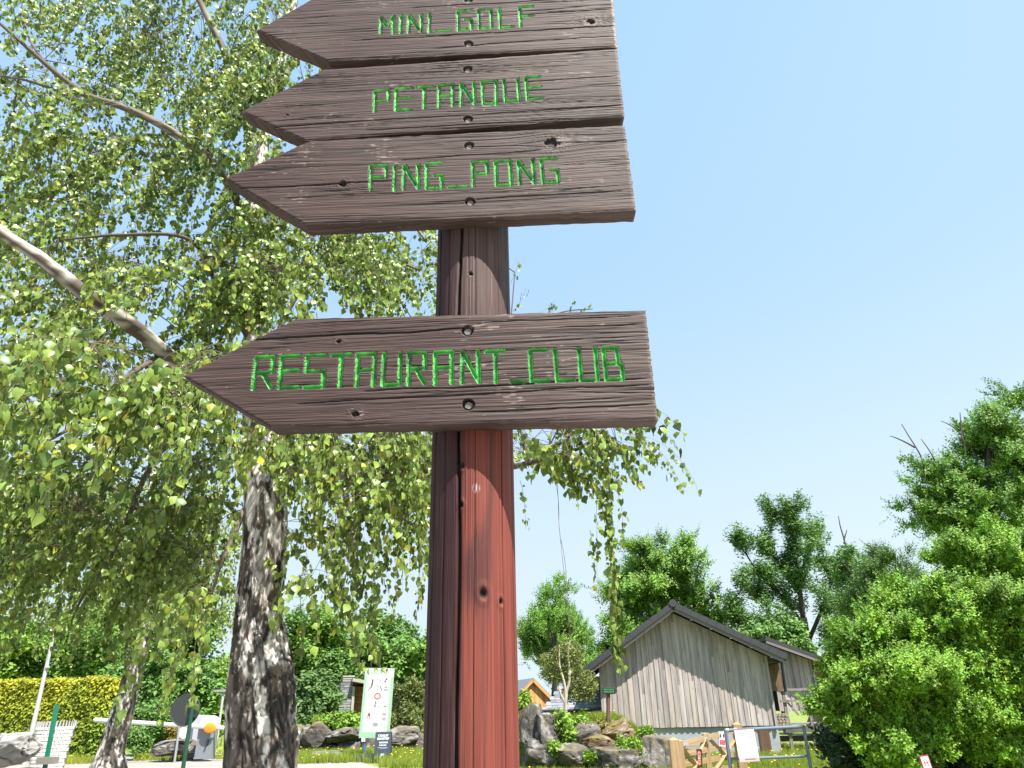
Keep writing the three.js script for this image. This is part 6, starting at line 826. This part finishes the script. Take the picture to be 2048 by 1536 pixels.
{ // blue-grey tube frame with a notice
  const D = 12.4, c = at(1540, 1536, D); c.y = 0; const g = thing('tube_barrier', 'blue-grey painted steel tube frame barrier right of the wooden gate', 'barrier', c), T = (x, y, d = D) => at(x, y, d).sub(c), R = 0.027;
  const a = T(1451, 1461), b = T(1607, 1453, 13), a2 = T(1463, 1540), b2 = T(1628, 1536, 13); const ext = (p, q) => q.clone().add(q.clone().sub(p).multiplyScalar(0.6));
  part('tube_frame', mergeGeometries([rod(a, b, R), rod(a, V(a.x, -0.05, a.z), R), rod(b, V(b.x, -0.05, b.z), R), new THREE.SphereGeometry(R, 12, 8).translate(a.x, a.y, a.z), new THREE.SphereGeometry(R, 12, 8).translate(b.x, b.y, b.z)]), tubeBlue, g);
  const l1 = T(1462, 1518), l2 = T(1622, 1512, 13); part('lower_rail', rod(V(a.x, l1.y, a.z), V(b.x, l2.y, b.z), 0.022), tubeBlue, g);
  for (const f of [0.02, 0.12]) { const p = a.clone().lerp(b, f); part('clamp', rod(p.clone().add(V(-0.02, 0, 0)), p.clone().add(V(0.02, 0, 0)), R + 0.006), steelGrey, g); }
  const D2 = 12.32, A = at(1466, 1457, D2), B = at(1505, 1456, D2), C = at(1475, 1523, D2), c5 = A.clone().add(B).multiplyScalar(0.5), q = thing('white_notice', 'white printed notice sheet with a red-brown bottom strip tied to the blue tube frame', 'notice', c5);
  const W = A.distanceTo(B), H = A.y - C.y, seg = new THREE.PlaneGeometry(W, H, 14, 24), pp = seg.attributes.position; for (let i = 0; i < pp.count; i++) { const x = pp.getX(i), y = pp.getY(i); pp.setZ(i, 0.012 * noise(x * 9, y * 7, 2.5) + 0.05 * (-y / H + 0.5) ** 2); } seg.translate(0, -H / 2, 0.05); seg.computeVertexNormals(); q.rotation.z = 0.02;
  const sh = seg.clone().translate(0, 0, -0.004); part('sheet', sh, std([0.5, 0.5, 0.5], 0.7, { side: THREE.DoubleSide }), q); part('printed_face', seg, new THREE.MeshStandardMaterial({ side: THREE.DoubleSide, roughness: 0.7, color: new THREE.Color().setRGB(0.62, 0.62, 0.62), map: canvasTex(320, 512, (x, w, h) => { x.fillStyle = '#f2f2f4'; x.fillRect(0, 0, w, h); x.fillStyle = '#9b7f84'; x.fillRect(0, 0, w, 20); x.fillStyle = '#c9b2b4'; x.fillRect(0, h - 58, w, 58); x.fillStyle = '#8b4a55'; x.fillRect(90, h - 44, 170, 14); x.fillStyle = '#8a8b92'; const rr = rngOf(2); for (let j = 0; j < 15; j++) { let k = 34; while (k < 270) { const l = 14 + rr() * 34; x.fillRect(k, 50 + j * 26, l, 9); k += l + 9; } } }) }), q);
}
{ // red and white hydrant plate with the letter H
  const D = 10, p = at(1852, 1526, D); const q = thing('hydrant_plate', 'small tilted white plate with red border and letter H below the bright bush', 'sign', V(p.x, 0, p.z)); const m = mpp(1852, 1526, D), W = 19 * m, H = 34 * m;
  part('post', box(0.035, p.y + 0.05, 0.035, 0, (p.y + 0.05) / 2, -0.03), std([0.4, 0.05, 0.05], 0.5), q); const pl = part('plate', box(W, H, 0.012), std([0.42, 0.03, 0.05], 0.5), q); pl.position.set(0, p.y - 0.02, 0); pl.rotation.z = 0.12;
  const f = new THREE.Mesh(new THREE.PlaneGeometry(W - 0.004, H - 0.004), new THREE.MeshStandardMaterial({ roughness: 0.5, map: canvasTex(120, 214, (x, w, h) => { x.fillStyle = '#9c2436'; x.fillRect(0, 0, w, h); x.fillStyle = '#f1eef0'; x.fillRect(12, 12, w - 24, h - 24); x.fillStyle = '#9c2436'; x.font = 'bold 100px sans-serif'; x.textAlign = 'center'; x.fillText('H', w / 2, 122); x.fillRect(24, 150, w - 48, 8); x.fillRect(24, 172, w - 48, 8); }) })); f.name = 'printed_face'; f.position.z = 0.0085; pl.add(f);
}

renderer.render(scene, camera);
